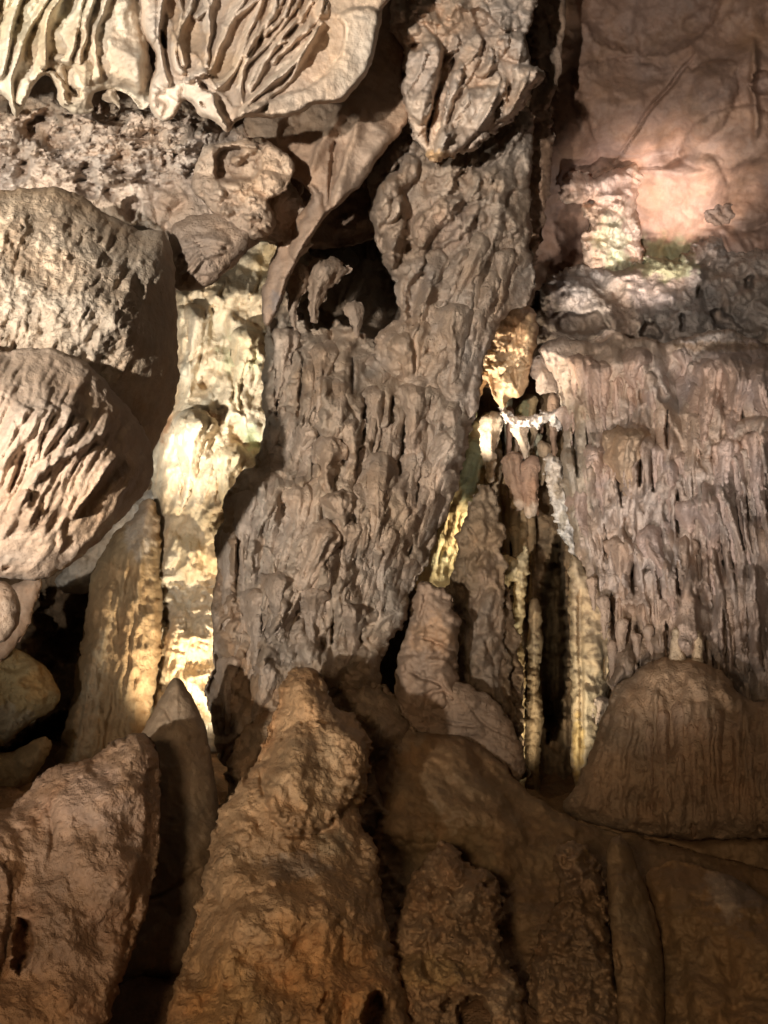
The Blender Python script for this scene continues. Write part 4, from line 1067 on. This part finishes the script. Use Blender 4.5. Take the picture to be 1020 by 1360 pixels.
for a in [(795,478,806,578,26,5,.25), (863,514,869,580,11,1,.25), (836,512,836,566,9,2,.3), (882,498,883,528,7,1,.6), (839,566,838,662,33,7,.55),
          (924,508,929,620,12,2,.25), (905,498,922,626,9,1,.25), (817,712,834,818,23,6,.2), (862,698,894,818,20,4,.25), (910,712,917,850,17,5,.22),
          (916,662,917,712,20,3,.6), (885,690,886,760,10,2,.3), (780,590,800,690,18,3,.3), (770,650,796,760,16,3,.3), (893,700,898,745,10,3,.3),
          (872,590,878,680,13,3,.3), (888,610,890,700,11,2,.3), (905,600,915,660,9,2,.3), (955,600,985,800,13,2,.3), (975,590,1003,770,12,2,.3),
          (932,640,962,800,13,3,.3), (1000,590,1015,760,12,2,.3), (855,800,856,876,13,2,.5), (835,800,838,880,9,2,.3), (815,790,824,880,9,2,.3),
          (945,740,950,820,9,2,.4), (965,750,975,930,9,2,.4), (985,760,990,915,9,2,.4), (760,470,764,530,14,3,.4), (748,540,756,600,12,3,.4),
          (820,500,822,560,12,4,.4), (935,475,938,600,24,7,.5), (975,466,975,590,30,8,.6), (1020,474,1022,600,28,8,.5), (965,580,975,700,22,6,.4), (1005,570,1018,700,22,6,.4), (930,655,950,790,20,5,.3), (770,470,778,560,20,5,.4), (845,460,848,520,22,5,.5), (850,470,852,520,14,4,.4), (905,460,905,500,13,4,.4),
          (790,760,800,840,12,2,.3), (885,740,888,800,10,2,.3), (1010,700,1022,840,11,2,.3), (800,620,805,700,14,3,.3)]:
    jc = 1 + 0.10 * math.sin(a[0] * 1.3 + a[1] * 0.7)
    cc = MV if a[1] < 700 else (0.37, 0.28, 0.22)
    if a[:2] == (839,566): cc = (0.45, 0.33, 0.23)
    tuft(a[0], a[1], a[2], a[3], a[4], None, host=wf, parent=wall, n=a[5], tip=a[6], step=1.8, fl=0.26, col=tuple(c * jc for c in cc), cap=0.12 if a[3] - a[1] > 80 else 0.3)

rr = random.Random(45)
drips(wf, wall, spread(rr, [pl('745,500 770,700 812,900'), pl('800,470 810,700 850,900'), pl('880,470 880,700 890,900'), pl('960,600 975,750 990,930'), pl('1060,580 1060,940')], 48, (50, 260)), w=(4, 12), col=(0.41, 0.33, 0.275), seed=7)
# loose drips hanging free below the lower edge
for x, y0, y1, w_ in [(826, 820, 905, 9), (842, 840, 898, 7), (862, 830, 880, 8), (880, 835, 886, 6), (908, 800, 892, 9), (940, 830, 900, 7), (955, 850, 915, 8), (972, 850, 940, 8), (990, 860, 948, 7), (1008, 870, 955, 8), (812, 850, 930, 7), (800, 790, 850, 9), (786, 765, 812, 8), (1024, 860, 960, 8)]:
    tuft(x, y0, x + 3, y1, w_, 8.55, name='stalactite', parent=wall, n=2, tip=0.25, col=(0.36, 0.28, 0.22), step=1.8)

# low fluted mound at its foot
s = Rock(pl('742,1078 768,1040 788,990 806,930 822,905 838,900 850,886 868,876 886,872 900,876 915,874 930,876 945,886 970,900 985,925 1010,936 1030,925 1260,930 1260,1118 1020,1112 985,1116 950,1112 918,1118 890,1112 850,1108 815,1104 780,1094'),
         [(810,900,8.3),(1090,930,7.6),(810,1100,7.9),(1090,1110,7.2)], T=60, R=60, step=2, col=(0.36,0.26,0.175), edge=3)
s.noise(60, 16, 3)
s.fan([pl('815,910 760,1080'), pl('880,880 870,1110'), pl('950,895 945,1115'), pl('1090,930 1080,1115')], 60, 4.8, 12, (0,0.6), (0.5,1), wig=2)
s.blobs('878,900,26,34 930,905,20,26 975,925,22,22', 12, lump=0.2)
s.hole(pl('915,1095 925,1090 928,1116 918,1116'), 24, 5); s.hole(pl('1003,1095 1012,1092 1014,1106 1004,1106'), 24, 5)
s.noise(9, 2.2, 3, stretch=2).noise(5, 1.2, 2)
s.tint(950,1020,90,90,(0.37,0.26,0.18),0.6)
s.build('flowstone_mound', M_LIME, label='brown fluted mound with organ like folds at the foot of the right wall', cat='flowstone')
o = s.obj
for x, y0, y1, w_ in [(900,930,1100,10), (920,960,1112,9), (938,950,1110,9), (955,940,1104,9), (975,960,1108,8), (1000,970,1105,8), (1020,950,1105,9), (880,940,1095,10), (862,960,1090,8)]:
    tuft(x, y0, x + 2, y1, w_, None, host=s, parent=o, name='fold', n=1, tip=.6, col=(0.37,0.26,0.18), fl=0.2)
# stub stalagmites on it
for x, y0, y1, w_, lb in [(899,832,878,10,'short ridged stub stalagmite on the mound under the right wall'), (926,838,885,8,'slim pale stub stalagmite on the mound right of the ridged stub')]:
    pts = [(x - w_ * 0.7, y0 + 6), (x - w_ * 0.3, y0), (x + w_ * 0.4, y0), (x + w_ * 0.8, y0 + 8), (x + w_, y1 - 8), (x + w_ * 1.6, y1 + 10), (x - w_ * 1.6, y1 + 10), (x - w_, y1 - 8)]
    s = Rock(pts, 8.1, T=12, R=8, step=1.8, col=(0.44,0.36,0.26)); s.noise(9, 2, 3, stretch=0.6); s.build('stalagmite', M_LIME, label=lb, cat='stalagmite')

# ================================================================== LEFT BULBS (nearest)
s = Rock(pl('-120,262 30,252 60,246 100,256 140,282 180,304 205,304 224,308 231,345 235,400 236,450 238,500 232,540 212,580 190,620 120,660 -120,660'),
         [(-100,300,4.9),(230,300,6.1),(-100,600,4.7),(230,560,6.1),(90,430,4.9),(160,430,5.1)], T=85, R=110, step=2.0, col=(0.455,0.365,0.275), edge=2.5)
s.noise(80, 14, 3)
mk = s.region(pl('-100,260 190,280 190,480 130,520 -100,480'), 60)
s.noise(44, 7, 3, rot=25, stretch=1.5, mask=mk)
s.cells(22, 5, rot=22, stretch=2.4, warp=14, mask=mk, crack=True)
s.steps(60, 4, -25, 0.12, mask=mk, stretch=0.6)
s.fan([pl('20,270 -60,480'), pl('110,280 10,520'), pl('190,310 90,540'), pl('215,360 140,560')], 110, 4.6, 8, (0,0.5), (0.5,1), wig=3, asym=1.6, pts=30)
s.noise(16, 3.5, 4, rot=25, stretch=2.2, warp=8, mask=mk)
s.patch(pl('190,305 208,296 222,308 222,340 200,375 192,390 180,360'), 10, 14)
s.blobs('168,398,12,14 172,378,10,10 155,360,10,9 130,345,16,10 95,335,16,10', 9)
s.noise(8, 1.6, 3).noise(4.5, .8, 2)
s.veins(40, 0.2)
s.build('rock_bulb', M_LIME, label='big rough pitted bulb of rock bulging from the left edge', cat='hanging rock')

s = Rock(pl('-120,470 -20,452 10,470 22,462 60,462 100,470 135,500 160,530 185,560 205,600 203,640 185,665 150,700 120,730 90,752 60,770 30,772 0,765 -120,760'),
         [(-100,500,4.3),(205,600,5.15),(-100,740,4.5),(90,740,4.8),(60,560,4.4)], T=85, R=120, step=2.0, col=(0.43,0.335,0.26), edge=2)
s.noise(90, 12, 2)
s.fan([pl('0,470 -60,560 -110,640'), pl('60,466 0,600 -60,740'), pl('120,500 60,620 0,740'), pl('160,540 110,640 60,760'), pl('200,590 150,680 90,756')], 44, 6.5, 15, (0,0.15), (0.6,1), wig=4, asym=2.6, sharp=0.8, pts=30)
s.fan([pl('0,470 -60,560 -110,640'), pl('60,466 0,600 -60,740'), pl('120,500 60,620 0,740'), pl('160,540 110,640 60,760')], 30, 3.2, 6, (0,0.3), (0.5,0.9), wig=2)
L2 = lambda t: q(0,540,3.923,t)
s.strokes([L2('640,0 560,110 440,200 320,270 230,330 190,370 160,430'), L2('300,0 240,80 200,200 205,310'), L2('620,240 560,300 480,420 400,520 370,590'), L2('160,0 80,120 20,250 0,300'),
           L2('240,0 170,130 80,220 0,330'), L2('440,60 380,160 330,220'), L2('390,0 350,80 240,200 215,300')], 5, 17, (0.05,0.1), asym=3.0, sharp=0.7)
s.patch(L2('110,440 155,430 160,500 110,570 60,650 0,710 20,620 60,500'), 16, 10)
s.blobs('38,690,13,18,20', 12, lump=0)
s.patch(L2('480,430 550,290 620,250 600,300 520,400 440,500 370,610 365,570 400,520'), 16, 6)
s.hole(L2('215,110 250,100 230,200 205,290 195,240'), 18, 8); s.hole(L2('100,230 150,230 120,330 60,460 40,440 80,320'), 20, 10); s.hole(L2('10,830 70,820 60,850 20,860'), 20, 5)
s.noise(14, 2.5, 3, rot=35, stretch=2).noise(6, 1.3, 3)
s.tint(150,680,70,60,(0.36,0.27,0.19),0.5)
s.build('rock_bulb', M_SMOOTH, label='smooth bulb with deep slanting flutes under the rough pitted bulb', cat='hanging rock')
s = Rock(pl('-80,770 0,768 18,780 28,800 27,825 15,845 0,856 -80,870'), 4.6, T=45, R=50, step=2.2, col=(0.36,0.27,0.20), edge=1)
s.noise(30, 4, 3)
s.build('rock_bulb', M_SMOOTH, label='small smooth round bulb cut by the left edge below the fluted bulb', cat='hanging rock')

# ================================================================== FOREGROUND
# pointed stalagmite
s = Rock(pl('234,898 246,908 262,935 275,975 286,1030 292,1100 288,1170 275,1240 240,1300 150,1310 150,1150 165,1010 190,970 208,935 222,910'), [(235,900,6.3),(230,1300,5.5),(150,1200,5.7)], T=62, R=62, step=2.1, col=(0.30,0.225,0.155), edge=1.5)
s.noise(60, 6, 3).noise(18, 2.4, 3).strokes([pl('210,935 222,945 228,960 222,970'), pl('190,1200 230,1180 270,1150')], 2.5, -7)
s.tint(235,905,20,14,(0.20,0.15,0.10),0.7).tint(250,1150,60,60,(0.26,0.18,0.105),0.6).noise(6,1,2)
s.build('stalagmite', M_SMOOTH, label='smooth stalagmite with a sharp point, dark against the lit column', cat='stalagmite')
# left boulder
s = Rock(pl('-120,1080 0,1078 30,1060 60,1018 110,1010 140,995 165,975 190,972 205,990 215,1020 213,1090 208,1160 190,1230 165,1290 150,1340 100,1450 -120,1450'),
         [(-100,1100,4.7),(210,1000,5.2),(-100,1400,3.9),(150,1400,4.1)], T=80, R=70, step=2.1, col=(0.29,0.19,0.125), edge=3.5)
s.noise(80, 20, 2).noise(30, 5, 3).noise(11, 2.2, 4, mask=s.patchy(50, 4, 0.15)).noise(5, .9, 2)
s.patch(pl('190,1020 214,1020 212,1150 180,1240 160,1290 175,1180 195,1110'), -14, 12)
s.hole(pl('20,1220 40,1215 50,1250 30,1300 12,1285'), 50, 12, 4); s.hole(pl('-30,1140 5,1150 12,1200 -10,1280 -40,1280'), 24, 16, 4)
s.patch(pl('140,1150 170,1125 190,1140 175,1170 150,1180'), 8, 8); s.patch(pl('-60,1130 10,1140 15,1200 0,1300 -60,1330'), 20, 16)
s.cells(40, 5, warp=20).strokes([pl('62,1060 70,1110 66,1150'), pl('160,1240 190,1180 205,1120')], 3, -6)
s.tint(100,1060,80,50,(0.34,0.245,0.19),0.6).tint(20,1340,80,60,(0.33,0.19,0.09),0.5).veins(50, 0.35)
s.build('boulder', M_MUD, label='large brown clay coated boulder at the bottom left beside the pointed stalagmite', cat='boulder')

s = Rock(pl('300,1000 335,960 352,925 372,900 420,888 470,900 515,915 545,960 560,1010 560,1100 480,1160 300,1160'), [(340,920,7.5),(540,940,7.8),(300,1150,6.4),(550,1100,7.0)], T=40, R=40, step=2.1, col=(0.29,0.205,0.13), edge=6)
s.noise(50, 22, 3, warp=15).cells(30, 9, warp=16, crack=True, mask=s.patchy(50, 1, 0.2)).noise(14, 5, 4)
s.blobs('470,915,26,20 505,940,24,24 350,960,20,24 440,905,20,16 520,985,20,26', 12, lump=0.5)
s.tint(470,940,60,40,(0.34,0.26,0.18),0.6).veins(40,.4)
s.build('rubble_bank', M_MUD, label='broken brown bank joining the big orange mound to the hanging mass above', cat='rock bank')
# big central mound
s = Rock(pl('375,905 390,888 415,884 430,905 440,938 470,950 486,966 494,1000 486,1050 475,1090 500,1120 505,1170 512,1230 530,1290 550,1350 556,1450 190,1450 220,1350 240,1290 255,1230 268,1180 278,1110 300,1060 330,1030 350,990 358,970 366,940'),
         [(400,900,6.2),(490,1000,6.0),(200,1440,3.9),(500,1440,4.1),(380,1150,5.0)], T=85, R=110, step=1.9, col=(0.36,0.235,0.13), edge=5)
s.noise(85, 34, 2).noise(34, 7, 3)
s.patch(pl('372,975 400,958 450,962 482,968 490,1000 484,1040 460,1075 420,1110 390,1110 350,1080 352,1020'), 44, 26, 4)
s.patch(pl('300,1200 380,1170 450,1200 460,1300 440,1450 260,1450 270,1320'), 22, 40, 3)
s.blobs('400,915,26,24 440,960,26,16', 10)
s.cells(22, 6, warp=12).noise(5,1.3,2)
s.leaves(pl('290,1050 480,1000 510,1300 300,1400'), 14, 60, 9, 80, 90, 60, seed=12, taper=0.6, R=10)
s.blobs('300,1130,16,20 340,1180,20,16 440,1180,22,18 360,1260,24,20 470,1240,20,24 300,1290,20,24 400,1340,26,20 330,1100,16,16', 7, lump=0.6)
s.strokes([pl('372,1110 400,1112 430,1105 448,1095'), pl('488,1000 492,1040 480,1080'), pl('345,1020 350,1060'), pl('405,1100 440,1120')], 2.8, -10)
s.noise(13, 3.0, 4, mask=s.patchy(60, 4, 0.2))
s.fan([pl('300,1250 280,1440'), pl('400,1230 380,1440'), pl('480,1230 470,1440')], 22, 5, 6, (0,0.6), (0.4,1))
s.hole(pl('428,1320 440,1310 436,1340 420,1350'), 20, 5)
s.patch(pl('440,1450 462,1330 490,1292 520,1300 540,1340 540,1450'), 16, 16, 3)
s.hole(pl('468,1450 478,1350 494,1314 506,1312 520,1345 528,1450'), 120, 10, 3)
s.tint(420,1030,70,60,(0.37,0.27,0.165),0.6).tint(390,1150,50,22,(0.25,0.20,0.155),0.7).tint(430,1290,90,90,(0.42,0.23,0.095),0.7).tint(300,1330,60,80,(0.42,0.25,0.10),0.5).tint(440,1120,28,16,(0.42,0.32,0.20),0.7)
s.veins(34, 0.4).veins(14, 0.25)
s.build('stalagmite_mound', M_MUD, label='tall knobbly orange brown mound rising at the bottom centre left', cat='stalagmite')

# smooth clay slope behind the knobbly stalagmites
s = Rock(pl('490,1010 520,960 560,975 600,972 660,1000 690,1045 740,1080 790,1100 880,1120 960,1140 1100,1180 1100,1450 440,1450 470,1110'),
         [(500,980,7.6),(1080,1180,6.6),(480,1440,5.0),(1080,1440,4.9),(700,1050,7.6),(640,1200,6.4)], T=50, R=60, step=2.2, col=(0.235,0.155,0.085), edge=3)
s.noise(90, 24, 3, warp=30).noise(26, 5, 4).noise(9, 2.4, 3).noise(4.5,1,2)
s.patch(pl('500,1000 540,975 600,975 640,1010 690,1090 720,1160 660,1200 600,1120 520,1120 490,1080'), 22, 40, 3)
s.strokes([pl('520,985 512,1040 505,1100 512,1160'), pl('700,1050 735,1090 780,1110')], 6, 10)
s.tint(600,1150,70,80,(0.20,0.155,0.09),0.7).tint(530,960,40,40,(0.28,0.245,0.19),0.6).veins(40, 0.3)
s.build('clay_slope', M_SMOOTH, label='smooth dark brown clay slope rising behind the knobbly stalagmites', cat='clay bank')
# cracked flowstone face above the slope
s = Rock(pl('500,900 530,930 560,930 600,900 660,925 700,1000 690,1050 640,1010 600,985 540,985 510,1040 495,1100 470,1090 480,1000'), 8.0, T=30, R=26, step=2.1, col=(0.29,0.21,0.15), edge=3)
s.noise(36, 9, 4).strokes([pl('510,925 550,935 590,960 640,965'), pl('620,930 640,960 690,985'), pl('560,945 570,975')], 2.2, -8).noise(10, 2.5, 3)
s.blobs('505,905,14,16 520,935,18,14', 12)
s.build('flowstone_bank', M_LIME, label='dull cracked bank of rock below the cracked bulging stalagmite', cat='flowstone')

def knobbly(outline, ctrl, label, holes, tints, blobs, T=60, R=40, col=(0.33,0.22,0.13)):
    s = Rock(outline, ctrl, T=T, R=R, step=1.9, col=col, edge=5, escale=14)
    s.noise(40, 18, 4, warp=18).cells(26, 14, warp=16).cells(12, 7, warp=9).noise(15, 7, 4, warp=8).noise(6, 2.6, 3)
    s.blobs(blobs, 18, lump=0.5)
    q0 = np.array(outline); s.leaves(q0, 26, 26, 8, 30, 60, 90, seed=21, taper=0.8)
    for h in holes: s.hole(pl(h), 46, 9, 5)
    for t in tints: s.tint(*t)
    s.veins(24, 0.35)
    s.build('stalagmite', M_MUD, label=label, cat='stalagmite')
    return s
knobbly(pl('565,1135 585,1118 605,1122 618,1150 640,1152 662,1165 668,1210 662,1245 680,1290 700,1320 700,1450 470,1450 478,1330 500,1290 520,1240 535,1200 545,1170'),
        [(590,1130,5.9),(660,1170,5.7),(480,1440,4.2),(700,1440,4.2)], 'lumpy stalagmite with a round twisted knot, bottom centre', 
        ['610,1325 640,1318 655,1340 650,1370 600,1370', '470,1330 500,1300 520,1340 530,1380 465,1380', '585,1330 600,1325 596,1345 585,1345', '640,1175 650,1165 655,1180'],
        [(560,1290,80,30,(0.40,0.28,0.13),0.6),(620,1200,30,30,(0.38,0.29,0.20),0.6),(670,1330,26,40,(0.46,0.35,0.24),0.7)],
        '605,1205,34,34 625,1205,18,22 600,1150,24,24 640,1180,22,20 560,1240,26,22 600,1250,28,20 655,1200,14,26 560,1180,18,22 640,1270,24,16 545,1290,26,16 590,1300,26,18 670,1330,16,14')
knobbly(pl('735,1130 750,1116 775,1118 790,1140 802,1160 808,1200 812,1260 822,1320 830,1450 690,1450 700,1330 700,1280 715,1245 735,1215 745,1180 735,1155'),
        [(760,1120,5.9),(800,1180,5.8),(700,1440,4.3),(830,1440,4.3)], 'narrow knobbly stalagmite with a dark pitted cap, right of the twisted one',
        ['690,1300 700,1282 712,1290 716,1330 712,1370 690,1370', '748,1132 756,1128 758,1140'],
        [(775,1132,16,16,(0.30,0.18,0.07),0.7),(765,1165,30,26,(0.37,0.26,0.18),0.6)],
        '760,1150,24,22 775,1180,26,18 760,1215,30,16 770,1250,30,18 740,1250,20,16 780,1290,26,20 745,1300,22,20 775,1330,26,18')
# right clay mounds
s = Rock(pl('805,1125 820,1105 835,1120 850,1160 868,1200 880,1260 885,1330 885,1450 815,1450 822,1330 812,1250 806,1180'), [(820,1110,5.8),(850,1440,4.4),(880,1200,5.6)], T=46, R=34, step=2.2, col=(0.24,0.165,0.095), edge=2)
s.noise(40, 10, 4).noise(12, 3, 3).strokes([pl('850,1170 870,1220 888,1300 885,1400')], 3, -8)
s.hole(pl('812,1265 822,1260 828,1290 815,1300'), 20, 5, 3)
s.build('stalagmite', M_SMOOTH, label='smooth dark finger stalagmite right of the one with the pitted cap', cat='stalagmite')
s = Rock(pl('850,1160 890,1140 930,1150 975,1165 1020,1195 1100,1240 1100,1450 875,1450 884,1330 878,1240'), [(870,1150,6.0),(1080,1230,5.2),(880,1440,4.5),(1080,1440,4.2)], T=60, R=60, step=2.2, col=(0.225,0.145,0.075), edge=2.5)
s.noise(70, 18, 4, warp=20).noise(22, 4, 3).strokes([pl('880,1220 905,1290 915,1360 905,1440'), pl('960,1250 975,1330 960,1440')], 10, -14)
s.noise(8, 1.6, 3)
s.tint(960,1190,16,44,(0.46,0.38,0.30),0.8,-28).tint(985,1180,60,26,(0.20,0.17,0.15),0.7)
s.build('clay_mound', M_SMOOTH, label='dark brown mound with a whitish streak at the bottom right corner', cat='clay bank')
s = Rock(pl('760,1085 800,1098 860,1112 930,1118 1100,1110 1100,1260 1010,1180 960,1160 900,1145 840,1130 790,1110'), 7.4, T=24, R=22, step=2.4, col=(0.25,0.165,0.09), edge=2)
s.noise(40, 8, 4)
s.hole(pl('770,1090 830,1110 900,1120 960,1150 1010,1190 1000,1200 940,1165 880,1140 800,1118'), 26, 10)
s.build('clay_bank', M_SMOOTH, label='low brown bank with a dark gully between fluted mound and floor mounds', cat='clay bank')

# ---------------------------------------------------------------- render settings
scene.render.engine = 'CYCLES'
scene.cycles.max_bounces = 5
scene.cycles.diffuse_bounces = 4
scene.cycles.sample_clamp_indirect = 4
print('TRIS', TRIS, 'bodies', len(ALL))
